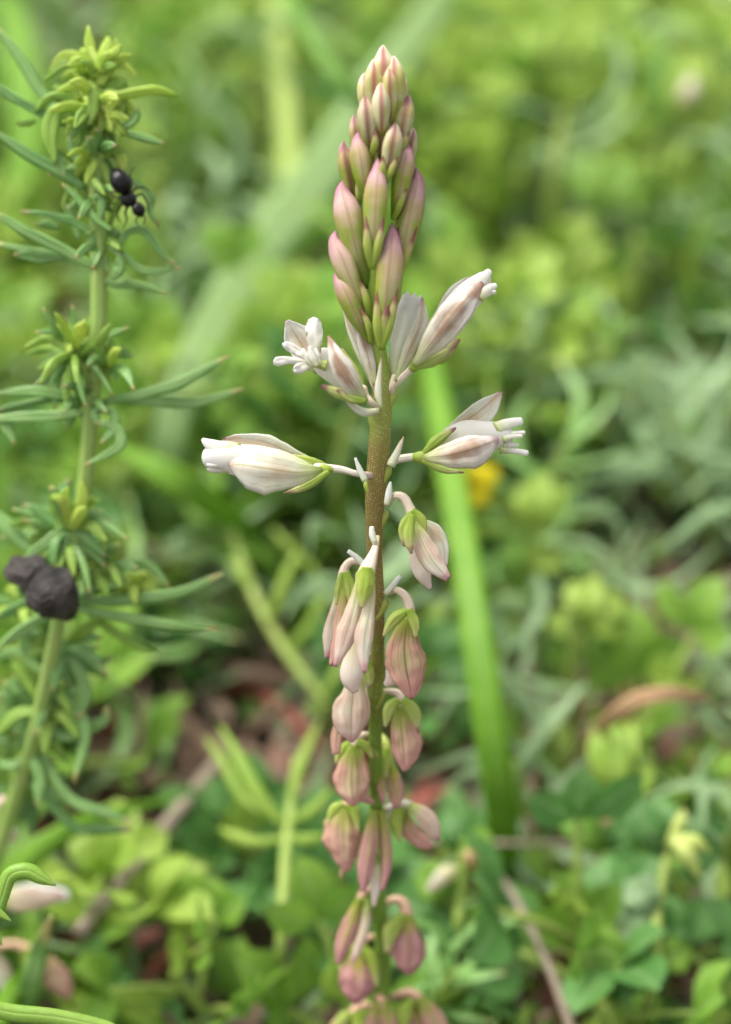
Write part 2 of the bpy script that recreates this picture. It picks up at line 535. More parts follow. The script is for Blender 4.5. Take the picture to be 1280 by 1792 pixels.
# ------------------------------------------------------------------ the ground
def build_ground():
    me_v, me_f, me_u = [], [], []
    xs = [-12, -4, -1.2, -0.6] + [-0.34 + 0.02 * i for i in range(35)] + [0.6, 1.2, 4, 12]
    ys = [-12, -3, -0.8, -0.3] + [-0.1 + 0.02 * i for i in range(46)] + [1.2, 2, 5, 14]
    for y in ys:
        for x in xs:
            near = abs(x) < 0.4 and -0.15 < y < 0.85
            z = 0.006 * mnoise.noise(Vector((x * 22, y * 22, 0.3))) + 0.004 * mnoise.noise(Vector((x * 55, y * 55, 2.3))) if near else 0.0
            me_v.append(Vector((x, y, z - 0.004)))
            me_u.append((x, y))
    nx = len(xs)
    for j in range(len(ys) - 1):
        for i in range(nx - 1):
            a = j * nx + i
            me_f.append((a, a + 1, a + nx + 1, a + nx))
    g = add_mesh('ground', me_v, me_f, me_u, M['soil'])
    g['kind'] = 'structure'
    return g


build_ground()

# ------------------------------------------------------------------ the milkwort in focus
DS = [(60, 114.0), (300, 115.0), (500, 116.0), (800, 118.2), (1050, 121.5), (1300, 127), (1500, 132), (1792, 140), (2000, 146)]


def ds(y):
    return lin(DS, y)


stem_px = [(668, 130), (664, 260), (657, 400), (655, 500), (659, 590), (669, 680), (664, 780), (657, 870), (656, 960), (661, 1060), (661, 1160),
           (657, 1290), (659, 1400), (657, 1500), (667, 1610), (671, 1680), (670, 1792)]
pts = [W(x, y, ds(y)) for x, y in stem_px]
last = pts[-1]
base = Vector((last.x + 0.002, last.y + 0.006, -0.004))
pts += [last.lerp(base, 0.5) + Vector((0.0, 0.001, 0)), base]
pts.reverse()
MW = empty('milkwort_plant', base, 'upright milkwort flower spike in sharp focus, purple-tipped buds above white and pink flowers', 'flower')
rad_px = [15, 15, 14, 14, 13, 13, 12.5, 12, 12, 12.5, 14, 17.5, 19, 17.5, 14, 12, 11, 10, 7]
rads = []
for i, p in enumerate(pts):
    dd = (p - CAM).dot(FWD)
    rads.append(rad_px[i] * dd / FPX)
g = loft_geo([tuple(p) for p in pts], rads, flat=1.0, nu=90, ns=14, px=False, rough=0.06)
add_mesh('stem', *g, M['stem'], MW, base)

# tiny glandular hairs on the stem, too small to pick apart
hv, hf, hu = [], [], []
for k in range(420):
    t = 0.40 + 0.42 * random.random()
    c = Vector(cr([tuple(p) for p in pts], t))
    r = cr([(r_,) for r_ in rads], t)[0]
    a = random.uniform(0, 2 * math.pi)
    T = (Vector(cr([tuple(p) for p in pts], t + 0.01)) - c).normalized()
    N = (CAM - c).normalized()
    S = T.cross(N).normalized()
    N = S.cross(T)
    out = S * math.cos(a) + N * math.sin(a)
    b0 = c + out * r * 0.97
    h = random.uniform(0.00004, 0.0001)
    w_ = 0.000022
    tan = T.cross(out)
    i0 = len(hv)
    hv += [b0 + tan * w_, b0 - tan * w_ * 0.5 + T * w_, b0 - tan * w_ * 0.5 - T * w_, b0 + out * h + T * h * 0.3]
    hu += [(0, 0)] * 4
    hf += [(i0, i0 + 1, i0 + 3), (i0 + 1, i0 + 2, i0 + 3), (i0 + 2, i0, i0 + 3)]
hh = add_mesh('stem_hair', hv, hf, hu, M['hair'], MW, base)
hh['kind'] = 'stuff'

SEED = [0]
TH = 0.00005


def sheet_part(name, mat, spine, wl, wr, cup, d, parent, org, bulge=0.0, roll=0.0, ripple=0.12, nu=28, nv=10, teeth=0, thick=TH):
    SEED[0] += 1
    g = sheet_geo(D3(spine, d, bulge), wl, wr, cup, nu, nv, roll=roll, ripple=ripple, seed=SEED[0], teeth=teeth)
    return add_mesh(name, *g, M[mat], parent, org, thick=thick)


def body_part(name, mat, spine, wl, wr, flat, d, parent, org, nu=16, ns=12, rough=0.0, lobes=0.0):
    SEED[0] += 1
    g = loft_geo(D3(spine, d), wl, wr, flat, nu, ns, rough=rough, seed=SEED[0], lobes=lobes)
    return add_mesh(name, *g, M[mat], parent, org)


def flower(plant, org, d, ped, pr, parts, pmat='pedicel', label=None):
    """a flower of PLANT: its pedicel is the flower's own mesh, the petals are its sub-parts"""
    f = body_part('flower', pmat, ped, pr, None, 1.0, d, plant, org, nu=12, ns=8, rough=0.08)
    if label:
        f['label'] = label
    for p in parts:
        kind, mat, spine, wl, wr, cup, dz = p[:7]
        if kind in ('keel', 'lobe', 'calyx', 'stamen') and not (kind == 'lobe' and cup is None):
            body_part(kind, mat, spine, wl, wr, cup, d + dz, f, org, rough=0.12)
        else:
            kw = p[7] if len(p) > 7 else {}
            if cup is None:
                cup, kw = 0.4, {'ripple': 0.7, 'nu': 10, 'nv': 6}
                wr = wl
            sheet_part(kind, mat, spine, wl, wr, cup, d + dz, f, org, **kw)
    return f


def droop(mat, spine, wr, wl, dz=-0.7, cup=0.42):
    """near wing (wr = widths towards the image's left when hanging) and the second wing behind it"""
    back = [(x + 5, y - 4) for x, y in spine]
    return [('wing', mat, back, [w * 0.9 for w in wl], [w * 0.8 for w in wr], -0.2, dz + 1.8, {'roll': 0.15}), ('wing', mat, spine, wl, wr, cup, dz, {'ripple': 0.22})]


def bract(mat, spine, w, d, cup=0.5):
    sheet_part('bract', mat, spine, [q * 0.8 for q in w], [q * 0.8 for q in w], cup, d, MW, base, nu=10, nv=5)


# ---- buds: (tip, base, half width, material, depth offset, sepals)
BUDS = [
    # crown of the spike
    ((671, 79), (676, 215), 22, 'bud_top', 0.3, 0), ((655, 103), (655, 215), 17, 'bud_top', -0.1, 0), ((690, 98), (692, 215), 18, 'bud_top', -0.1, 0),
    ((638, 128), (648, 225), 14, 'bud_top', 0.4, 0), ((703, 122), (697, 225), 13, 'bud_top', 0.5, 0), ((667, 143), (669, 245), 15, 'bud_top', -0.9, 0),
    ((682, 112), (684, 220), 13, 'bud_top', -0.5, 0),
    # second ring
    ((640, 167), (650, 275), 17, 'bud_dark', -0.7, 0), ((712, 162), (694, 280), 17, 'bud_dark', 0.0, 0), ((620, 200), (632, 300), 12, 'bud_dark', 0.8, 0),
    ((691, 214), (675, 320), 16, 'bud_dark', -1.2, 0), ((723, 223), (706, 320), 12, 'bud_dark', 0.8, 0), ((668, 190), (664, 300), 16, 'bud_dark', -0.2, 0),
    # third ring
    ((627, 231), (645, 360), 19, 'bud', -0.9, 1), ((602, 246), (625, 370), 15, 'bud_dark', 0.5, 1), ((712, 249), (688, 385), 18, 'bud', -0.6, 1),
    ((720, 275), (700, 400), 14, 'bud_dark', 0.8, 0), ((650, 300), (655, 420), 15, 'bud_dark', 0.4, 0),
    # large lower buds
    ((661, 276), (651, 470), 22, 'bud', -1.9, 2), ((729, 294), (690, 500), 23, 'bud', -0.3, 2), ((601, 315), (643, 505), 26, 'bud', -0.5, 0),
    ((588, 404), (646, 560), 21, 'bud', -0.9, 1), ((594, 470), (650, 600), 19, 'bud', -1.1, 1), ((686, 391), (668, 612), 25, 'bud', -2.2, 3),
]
for (tx, ty), (bx, by), hw, mat, dz, ns_ in BUDS:
    if mat != 'bud':
        hw *= 1.12
    d = ds(by) + dz
    mx, my = (tx + bx) / 2, (ty + by) / 2
    ox = (tx - bx) * 0.22        # buds curve outwards then up
    spine = [(bx, by, 0.5), (bx + (tx - bx) * 0.28 + ox * 0.5, by + (ty - by) * 0.3, -0.1), (bx + (tx - bx) * 0.62 + ox * 0.65, by + (ty - by) * 0.66, -0.3),
             (tx + ox * 0.12, ty + (by - ty) * 0.12, -0.1), (tx, ty, 0.1)]
    w = [hw * 0.22, hw * 0.72, hw * 0.97, hw * 0.52, hw * 0.05]
    b = body_part('bud', mat, spine, w, None, 0.85, d, MW, base, nu=18, ns=18, rough=0.10, lobes=0.07)
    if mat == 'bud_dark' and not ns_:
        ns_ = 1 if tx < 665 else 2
    if ns_:
        ux, uy = (tx - bx), (ty - by)
        for s in ((1,), (-1, 1), (-1, 1, 0.25))[ns_ - 1]:
            hi = 0.50 if abs(s) == 1 else 0.36
            e = hw * 0.55 * s
            sp = [(bx, by, 0.2), (bx + ux * 0.22 + e * 0.8, by + uy * 0.22, -0.016 * hw), (bx + ux * hi + e * 1.25 + ox * 0.5, by + uy * hi, -0.022 * hw if abs(s) == 1 else -0.036 * hw)]
            sheet_part('sepal', 'bud_sepal', sp, [hw * 0.2, hw * 0.32, hw * 0.04], [hw * 0.2, hw * 0.32, hw * 0.04], 0.5, d - 0.1, b, base, nu=12, nv=6)

# ---- open flowers
# white flower reaching out to the other herb
flower(MW, base, 117.6, [(652, 832, 0.6), (625, 829), (600, 822), (575, 820), (556, 822)], [6.5, 5.5, 6, 8, 12], [
    ('keel', 'keel', [(556, 822), (500, 812), (440, 805), (395, 801), (366, 800)], [5, 22, 28, 27, 19], [5, 20, 26, 24, 18], 0.75, 0.2),
    ('lobe', 'keel', [(420, 792), (385, 786), (364, 776), (354, 768)], [16, 15, 9, 3], None, 0.5, 0.0),
    ('lobe', 'keel', [(395, 806), (374, 808), (365, 806)], [7, 6, 3], None, 0.8, 0.1),
    ('lobe', 'keel', [(395, 812), (374, 814), (363, 813)], [6, 5, 2.5], None, 0.8, -0.15),
    ('lobe', 'keel', [(400, 820), (376, 822), (364, 821)], [8, 6, 2.5], None, 0.8, 0.1),
    ('lobe', 'keel', [(398, 800), (378, 800), (368, 799)], [6, 4, 2.5], None, 0.8, -0.15),
    ('wing', 'wing_white', [(564, 822, 0.4), (520, 827, -0.3), (470, 820, -0.6), (430, 814, -0.4), (400, 812, 0.1)], [4, 24, 44, 36, 1.5], [4, 20, 30, 22, 1.5], 0.34, -1.5),
    ('wing', 'wing_white', [(566, 818), (515, 800), (465, 781), (420, 771), (390, 769)], [4, 16, 18, 10, 1.5], [4, 14, 20, 12, 1.5], -0.3, 1.3),
    ('sepal', 'sepal_green', [(575, 818, 0.2), (545, 808), (505, 795)], [5, 8, 1], [5, 8, 1], 0.4, 0.3),
    ('sepal', 'sepal', [(576, 825), (548, 843), (522, 856), (497, 863)], [4, 8, 6, 1], [4, 7, 5, 1], 0.4, -0.5),
    ('calyx', 'sepal_green', [(584, 821), (568, 822), (550, 823)], [5, 10, 8], None, 0.9, -0.1),
], 'pedicel_white', 'white flower held out sideways on a pale stalk')
bract('bract_white', [(640, 842), (630, 822), (622, 801)], [7, 6, 2], 117.2)
# flower pointing away on the other side
flower(MW, base, 117.4, [(676, 810, 1.0), (700, 803), (722, 800), (740, 799), (752, 798)], [7, 7, 7, 9, 12], [
    ('keel', 'keel', [(748, 797), (795, 770), (845, 764), (884, 765)], [5, 26, 27, 22], [5, 22, 26, 20], 0.75, 0.3),
    ('lobe', 'keel', [(868, 752), (892, 741), (911, 737)], [14, 9, 7], None, 0.6, 0.0),
    ('lobe', 'keel', [(880, 762), (902, 759), (917, 757)], [8, 5, 4], None, 0.8, 0.1),
    ('lobe', 'keel', [(880, 770), (898, 764), (913, 763)], [7, 4, 3], None, 0.8, -0.15),
    ('lobe', 'keel', [(880, 778), (898, 779), (907, 779)], [8, 5, 2.5], None, 0.8, 0.1),
    ('lobe', 'keel', [(876, 784), (900, 789), (922, 793)], [10, 6, 5], None, 0.8, 0.2),
    ('wing', 'wing_blush', [(742, 800, 0.4), (785, 797, -0.4), (830, 785, -0.6), (872, 769, 0.2)], [4, 21, 24, 4], [4, 21, 33, 5], 0.36, -1.5),
    ('wing', 'wing_white', [(758, 782), (800, 748), (845, 714), (880, 685)], [4, 12, 14, 1.5], [4, 20, 28, 2], -0.25, 1.6),
    ('sepal', 'sepal', [(742, 793), (768, 768), (798, 749)], [5, 9, 1.5], [5, 9, 1.5], 0.4, -0.5),
    ('sepal', 'sepal', [(740, 805), (775, 822), (812, 827)], [5, 6, 1], [5, 6, 1], 0.4, -0.6),
    ('calyx', 'sepal_green', [(722, 800), (738, 800), (756, 799)], [6, 11, 9], None, 0.9, -0.1),
], 'pedicel_white', 'blush flower with a fringed white mouth')
bract('bract', [(684, 816), (696, 790), (707, 764)], [9, 7, 1], 116.6)
# upper flower pointing up and out
flower(MW, base, 116.6, [(682, 684, 0.5), (700, 664), (717, 648), (730, 636)], [6, 6.5, 7, 11], [
    ('keel', 'keel', [(736, 628), (780, 570), (822, 517), (848, 488)], [6, 24, 26, 14], [6, 22, 24, 15], 0.75, 0.3),
    ('lobe', 'keel', [(830, 508), (848, 486), (856, 475)], [16, 10, 6], None, 0.6, 0.0),
    ('lobe', 'keel', [(838, 522), (856, 505), (867, 500)], [10, 7, 5], None, 0.7, -0.4),
    ('lobe', 'keel', [(845, 520), (858, 512), (866, 511)], [6, 5, 4], None, 0.8, 0.1),
    ('wing', 'wing_blush', [(724, 640, 0.4), (765, 588, -0.4), (805, 536, -0.6), (845, 495, 0.2)], [4, 22, 24, 3], [4, 24, 27, 3], 0.4, -1.5),
    ('wing', 'wing_white', [(738, 620), (775, 560), (808, 510), (826, 485)], [4, 20, 18, 3], [4, 16, 14, 3], -0.2, 1.2),
    ('sepal', 'sepal_green', [(728, 636), (742, 590), (766, 547)], [5, 11, 1.5], [5, 10, 2], 0.4, 0.2),
    ('sepal', 'sepal', [(730, 638), (772, 620), (805, 594)], [4, 16, 2], [4, 15, 2], 0.4, -0.6),
    ('sepal', 'sepal', [(728, 644), (760, 628), (798, 604)], [4, 8, 1], [4, 12, 1], 0.4, -1.0),
    ('calyx', 'sepal_green', [(718, 648), (728, 639), (738, 628)], [6, 10, 9], None, 0.9, -0.1),
], 'pedicel', 'blush flower pointing up and outwards')
# white wings standing next to the stem
flower(MW, base, 116.9, [(684, 690, 0.4), (687, 676), (691, 660)], [7, 7, 7], [
    ('wing', 'keel', [(690, 672), (695, 625), (708, 575), (718, 540), (722, 520)], [3, 14, 20, 22, 18], [3, 14, 20, 22, 16], 0.22, 0.3, {'teeth': 9, 'ripple': 0.2}),
    ('wing', 'wing_white', [(693, 668), (715, 615), (736, 565), (739, 521)], [3, 10, 10, 1], [3, 11, 13, 2], 0.3, -0.4),
], 'pedicel', 'pale flower standing close against the stem')
# open flower on the other side, mouth towards the viewer
flower(MW, base, 116.3, [(664, 716, 0.8), (652, 706), (641, 694), (634, 682)], [6, 6, 7, 10], [
    ('wing', 'wing_white', [(560, 650), (540, 620), (520, 590), (502, 561)], [10, 24, 24, 3], [10, 24, 26, 3], -0.3, 1.0),
    ('lobe', 'keel', [(556, 630), (552, 604), (550, 580), (551, 562), (552, 556)], [5, 12, 15, 11, 3], None, None, -0.4),
    ('keel', 'keel', [(635, 690), (600, 660), (570, 636), (545, 624)], [8, 22, 24, 12], [8, 22, 26, 16], 0.8, 0.6),
    ('lobe', 'keel', [(556, 638), (525, 632), (500, 631), (486, 633), (479, 634)], [3, 5, 7, 8, 3], None, None, -0.6),
    ('lobe', 'keel', [(552, 638), (536, 641), (522, 646), (514, 650)], [3, 8, 9, 3], None, None, -0.9),
    ('lobe', 'keel', [(545, 630), (520, 614), (503, 605), (495, 601)], [4, 8, 7, 2], None, None, -0.2),
    ('lobe', 'keel', [(552, 642), (538, 626), (530, 610)], [3, 6, 2], None, None, -1.2),
    ('lobe', 'keel', [(556, 642), (547, 624), (542, 606)], [3, 7, 2], None, None, -1.5),
    ('lobe', 'keel', [(560, 642), (556, 624), (553, 610)], [3, 6, 2], None, None, -1.3),
    ('lobe', 'keel', [(548, 632), (528, 622), (518, 618)], [3, 5, 2], None, None, -1.0),
    ('stamen', 'lime', [(572, 640), (556, 636), (548, 632)], [10, 8, 4], None, 0.8, -0.15),
    ('wing', 'wing_blush', [(642, 704, 0.4), (614, 668, -0.3), (590, 628, -0.5), (575, 588)], [4, 20, 14, 1.5], [4, 18, 16, 1.5], 0.38, -1.5),
    ('sepal', 'sepal_green', [(640, 694), (622, 652), (598, 610)], [4, 8, 2], [4, 8, 2], 0.4, 0.1),
    ('sepal', 'sepal', [(636, 700), (600, 690), (563, 675)], [4, 10, 3], [4, 9, 3], 0.4, -0.9),
    ('sepal', 'sepal', [(640, 702), (615, 696), (590, 682)], [4, 9, 2], [4, 11, 2], 0.45, -1.5),
], 'pedicel', 'open white flower showing its fringed mouth')
bract('bract', [(664, 718), (640, 722), (620, 712), (599, 692)], [5, 9, 7, 1], 115.7)
bract('bract', [(668, 714), (662, 690), (665, 650), (668, 626)], [2, 8, 4, 1], 115.3)
# narrow white flower half hidden behind the lower buds
flower(MW, base, 116.6, [(660, 690, 0.4), (655, 676), (650, 662)], [5, 5, 5], [
    ('wing', 'wing_white', [(654, 676), (634, 626), (616, 584), (602, 543)], [3, 7, 6, 1.5], [3, 12, 10, 1.5], 0.3, 0.2),
    ('wing', 'wing_blush', [(656, 674), (648, 640), (638, 600), (628, 570)], [3, 10, 12, 4], [3, 10, 10, 4], 0.4, -0.2),
], 'pedicel', 'narrow white flower half hidden below the buds')

# ---- drooping flowers, from the uppermost down
flower(MW, base, 117.9, [(678, 884, 0.6), (689, 868), (705, 870), (717, 888), (724, 908)], [5, 6, 8, 9, 11], [
    ('keel', 'keel_old', [(724, 920), (730, 960), (738, 1000), (752, 1028)], [6, 14, 16, 5], [6, 14, 16, 4], 0.6, 0.6),
    ('wing', 'wing_white', [(728, 912), (757, 926), (775, 952), (780, 990)], [4, 12, 10, 4], [4, 16, 20, 6], 0.35, 0.4),
    ('wing', 'wing_pale', [(722, 908), (738, 945), (758, 982), (786, 1013)], [4, 15, 19, 5], [4, 16, 20, 6], 0.4, -1.0),
    ('sepal', 'sepal', [(720, 896), (707, 925), (708, 956)], [4, 8, 1.5], [4, 9, 2], 0.4, -0.6),
    ('sepal', 'sepal', [(722, 900), (716, 938), (720, 969)], [5, 10, 2], [5, 10, 2], 0.4, -1.6),
    ('sepal', 'sepal_green', [(722, 892), (738, 910), (745, 935)], [4, 8, 1], [4, 8, 1], 0.4, -0.3),
], 'pedicel', 'upper drooping flower, cream with blush edges')
bract('bract_white', [(677, 884), (681, 862), (684, 843)], [6, 7, 2], 117.6)
flower(MW, base, 117.6, [(661, 940, 0.4), (656, 962, -0.6), (648, 985, -1.2), (641, 1004, -1.6)], [5, 7, 12, 15], [
    ('keel', 'keel_old', [(632, 1080), (620, 1140), (616, 1185), (623, 1212)], [8, 18, 18, 5], [8, 16, 19, 6], 0.55, -0.6),
    ('calyx', 'sepal_green', [(644, 988), (640, 1010), (637, 1036)], [11, 17, 13], None, 0.8, -0.15),
    ('sepal', 'sepal_green', [(643, 992), (638, 1026), (633, 1064)], [9, 15, 2], [9, 14, 2], 0.4, -3.2),
    ('wing', 'wing_pale', [(634, 996), (621, 1058), (606, 1112), (587, 1167)], [4, 13, 17, 3], [4, 12, 18, 3], 0.35, -2.6),
    ('wing', 'wing_pale', [(651, 996), (648, 1060), (638, 1120), (638, 1178)], [4, 9, 14, 3], [4, 11, 18, 3], 0.35, -2.8),
], 'pedicel', 'cream flower hanging in front of the stem, two long wings split apart')
bract('bract_white', [(656, 950), (652, 936), (651, 921)], [6, 7, 4], 117.0)
flower(MW, base, 120.6, [(648, 996, 0.4), (632, 985), (616, 982), (604, 994), (602, 1014)], [5, 6, 7, 8, 12], [
    ('keel', 'keel_old', [(604, 1020), (596, 1070), (588, 1110), (584, 1150)], [8, 14, 14, 5], [8, 14, 14, 5], 0.6, 0.8),
    ('wing', 'wing_pale', [(602, 1018), (588, 1070), (578, 1110), (572, 1152)], [8, 15, 13, 3], [8, 10, 12, 3], 0.35, 0.3),
    ('wing', 'wing_pink', [(610, 1020), (604, 1075), (596, 1120), (580, 1165)], [8, 15, 16, 4], [8, 16, 15, 4], 0.4, -0.6),
    ('sepal', 'sepal_green', [(606, 1000), (613, 1030), (614, 1062)], [6, 10, 2], [6, 9, 2], 0.4, -1.0),
    ('sepal', 'sepal_green', [(600, 1002), (594, 1030), (590, 1058)], [4, 8, 2], [4, 8, 2], 0.4, -0.4),
], 'pedicel', 'drooping flower tucked beside the split cream one')
bract('bract_white', [(640, 992), (625, 976), (609, 964)], [7, 6, 4], 119.6)
flower(MW, base, 121.2, [(678, 1040, 0.4), (692, 1032), (708, 1042), (716, 1060), (716, 1082)], [5, 6, 8, 9, 12], [
    ('keel', 'keel_old', [(715, 1090), (700, 1150), (688, 1185), (674, 1200)], [8, 20, 14, 4], [8, 18, 14, 4], 0.5, 0.8),
    *droop('wing_pink', [(714, 1078), (708, 1130), (710, 1165), (716, 1195), (721, 1223)], [8, 30, 33, 22, 4], [8, 26, 36, 22, 4]),
    ('sepal', 'sepal_green', [(714, 1068), (690, 1084), (671, 1114)], [6, 11, 2], [6, 10, 2], 0.45, -1.4),
    ('sepal', 'sepal_green', [(716, 1066), (726, 1090), (728, 1116)], [6, 8, 2], [6, 9, 2], 0.45, -1.5),
], 'pedicel', 'pink drooping flower under a white bract stub')
bract('bract_white', [(674, 1040), (688, 1024), (701, 1008)], [6, 6, 4], 121.0)
flower(MW, base, 124.0, [(655, 1150, 0.6), (640, 1145), (628, 1155), (622, 1176)], [5, 6, 7, 10], [
    *droop('wing_pale', [(625, 1172), (619, 1210), (615, 1245), (615, 1275), (616, 1299)], [7, 20, 33, 26, 3], [7, 22, 33, 22, 3]),
    ('wing', 'wing_pink', [(605, 1240), (590, 1285), (589, 1320)], [8, 10, 6], [8, 10, 7], 0.3, 0.8),
    ('sepal', 'sepal', [(640, 1160), (648, 1180), (646, 1205)], [6, 8, 2], [6, 8, 2], 0.4, -0.8),
], 'pedicel', 'pale pink flower hanging under the split cream flower')
flower(MW, base, 125.2, [(668, 1212, 0.4), (684, 1210), (698, 1216), (702, 1236)], [5, 6, 8, 12], [
    *droop('wing_pink', [(700, 1236), (702, 1270), (705, 1300), (707, 1328), (709, 1350)], [7, 17, 20, 14, 3], [7, 22, 33, 24, 3]),
    ('sepal', 'sepal_green', [(698, 1224), (682, 1240), (674, 1272)], [6, 11, 2], [6, 10, 2], 0.45, -1.2),
    ('sepal', 'sepal', [(704, 1224), (724, 1246), (733, 1282)], [6, 12, 2], [6, 10, 2], 0.45, -1.4),
], 'pedicel', 'short pink flower with two lime green sepals')
flower(MW, base, 127.0, [(652, 1290, 0.6), (638, 1286), (624, 1292), (618, 1312)], [5, 6, 8, 12], [
    *droop('wing_pink', [(618, 1304), (617, 1335), (616, 1365), (617, 1390), (619, 1411)], [7, 25, 32, 22, 3], [7, 22, 31, 22, 3]),
    ('sepal', 'sepal_green', [(614, 1300), (598, 1314), (588, 1336)], [6, 8, 2], [6, 8, 2], 0.45, -0.3),
    ('sepal', 'sepal_green', [(624, 1298), (640, 1306), (653, 1326)], [6, 8, 2], [6, 8, 2], 0.45, -0.6),
    ('keel', 'wing_rose', [(630, 1385), (642, 1398), (656, 1405)], [8, 8, 2], None, 0.6, 0.6),
], 'pedicel', 'pink bell-like flower under the pale pink one')
flower(MW, base, 129.0, [(662, 1282, 0.8), (676, 1300), (680, 1330), (682, 1360)], [5, 7, 10, 10], [
    ('wing', 'wing_rose', [(684, 1340), (690, 1365), (694, 1392), (692, 1415)], [8, 13, 13, 4], [8, 13, 13, 4], 0.4, -0.4),
    ('wing', 'wing_rose', [(668, 1350), (668, 1380), (672, 1405)], [4, 8, 3], [4, 8, 3], 0.4, -0.8),
    ('sepal', 'sepal_green', [(676, 1310), (674, 1335), (676, 1362)], [5, 8, 2], [5, 8, 2], 0.4, -0.8),
], 'node', 'small narrow rose flower close to the stem')
flower(MW, base, 130.0, [(664, 1424, 0.6), (684, 1414), (704, 1408), (718, 1412)], [6, 7, 9, 10], [
    ('wing', 'wing_pink', [(706, 1418), (716, 1450), (738, 1472), (756, 1482)], [7, 14, 13, 4], [7, 16, 14, 4], 0.4, 0.3),
    ('wing', 'wing_pale', [(714, 1410), (738, 1424), (756, 1444), (766, 1469)], [6, 14, 14, 4], [6, 14, 18, 5], 0.4, -0.7),
    ('sepal', 'sepal_green', [(704, 1412), (694, 1436), (700, 1472)], [6, 11, 3], [6, 12, 3], 0.45, -0.5),
], 'pedicel_white', 'flower sticking out sideways with a bright pink rim')
flower(MW, base, 130.5, [(655, 1405, 0.8), (635, 1398), (615, 1400), (606, 1414)], [5, 6, 8, 11], [
    *droop('wing_pink', [(605, 1408), (603, 1440), (602, 1472), (604, 1500), (607, 1526)], [7, 34, 36, 20, 3], [7, 20, 29, 20, 3]),
    ('sepal', 'sepal_green', [(602, 1406), (584, 1418), (576, 1442)], [6, 9, 2], [6, 9, 2], 0.45, -0.8),
    ('sepal', 'sepal_green', [(610, 1406), (622, 1422), (628, 1456)], [6, 9, 2], [6, 9, 2], 0.45, -1.1),
    ('keel', 'dry_orange', [(608, 1500), (602, 1520), (596, 1536)], [7, 6, 2], None, 0.6, 0.5),
], 'pedicel_red', 'broad brownish pink flower with a withered tail')
flower(MW, base, 131.0, [(660, 1400, 0.2), (662, 1412, -0.8), (660, 1426, -1.4)], [6, 9, 11], [
    ('wing', 'wing_rose', [(655, 1416), (648, 1470), (640, 1520), (636, 1560)], [6, 14, 13, 4], [6, 13, 14, 4], 0.4, -2.2),
    ('wing', 'wing_rose', [(668, 1418), (676, 1470), (677, 1515), (670, 1558)], [6, 9, 9, 3], [6, 8, 7, 3], 0.4, -2.0),
    ('sepal', 'sepal_green', [(662, 1418), (662, 1450), (664, 1500)], [6, 9, 2], [6, 9, 2], 0.4, -1.5),
    ('keel', 'keel_old', [(658, 1500), (658, 1545), (655, 1584)], [8, 10, 4], None, 0.6, -1.6),
], 'pedicel_red', 'long rose flower hanging straight down over the stem')
flower(MW, base, 134.0, [(660, 1556, 0.6), (648, 1556), (638, 1562), (632, 1576)], [5, 6, 8, 10], [
    ('wing', 'wing_rose', [(630, 1572), (616, 1612), (602, 1652), (592, 1686)], [6, 14, 13, 4], [6, 14, 15, 4], 0.4, -0.7),
    ('wing', 'wing_pale', [(644, 1574), (640, 1618), (628, 1656), (616, 1684)], [5, 8, 8, 3], [5, 8, 8, 3], 0.4, -1.2),
    ('sepal', 'sepal_green', [(636, 1570), (630, 1610), (622, 1650)], [5, 9, 2], [5, 9, 2], 0.4, -0.5),
], 'pedicel_red', 'rose flower slanting down below the long straight one')
flower(MW, base, 135.0, [(668, 1590, 0.6), (688, 1574), (706, 1580), (712, 1602)], [5, 7, 9, 12], [
    *droop('wing_rose', [(710, 1600), (714, 1634), (716, 1662), (716, 1686), (716, 1706)], [7, 24, 32, 24, 3], [7, 16, 27, 22, 3]),
    ('sepal', 'sepal_green', [(706, 1600), (686, 1628), (676, 1668)], [6, 14, 3], [6, 14, 3], 0.45, -1.2),
], 'pedicel_red', 'rose-rimmed flower on a red arched stalk')
flower(MW, base, 136.5, [(664, 1640, 0.8), (648, 1640), (636, 1648), (630, 1664)], [5, 6, 8, 11], [
    *droop('wing_rose', [(629, 1660), (627, 1694), (626, 1718), (625, 1740), (624, 1758)], [7, 26, 33, 24, 3], [7, 18, 30, 22, 3]),
    ('sepal', 'sepal_green', [(634, 1656), (652, 1680), (660, 1728)], [6, 10, 2], [6, 10, 2], 0.4, -1.0),
    ('sepal', 'sepal_green', [(624, 1656), (604, 1668), (594, 1700)], [6, 9, 2], [6, 9, 2], 0.4, -0.3),
], 'pedicel_red', 'olive and rose flower with long sepals')
flower(MW, base, 138.5, [(674, 1756, 0.6), (696, 1742), (718, 1738), (734, 1750)], [5, 7, 9, 11], [
    ('wing', 'wing_pink', [(732, 1746), (754, 1774), (768, 1806), (772, 1836)], [6, 16, 18, 5], [6, 18, 18, 5], 0.4, -0.6),
    ('wing', 'wing_rose', [(728, 1750), (732, 1790), (744, 1826), (762, 1842)], [6, 16, 16, 5], [6, 16, 16, 5], 0.4, 0.2),
    ('sepal', 'sepal_green', [(722, 1748), (706, 1776), (702, 1822)], [6, 13, 3], [6, 13, 3], 0.45, -1.0),
], 'pedicel_red', 'flower with a creamy wing at the lowest joint')
flower(MW, base, 139.0, [(668, 1722, 0.6), (664, 1738, -1), (672, 1760, -2)], [6, 8, 10], [
    ('wing', 'wing_rose', [(672, 1752), (680, 1790), (690, 1824), (688, 1850)], [6, 16, 14, 4], [6, 14, 14, 4], 0.4, -2.2),
    ('wing', 'wing_rose', [(664, 1752), (654, 1790), (652, 1824), (660, 1850)], [6, 14, 14, 4], [6, 14, 14, 4], 0.4, -2.0),
], 'pedicel_red', 'short-stalked flower at the foot of the spike')
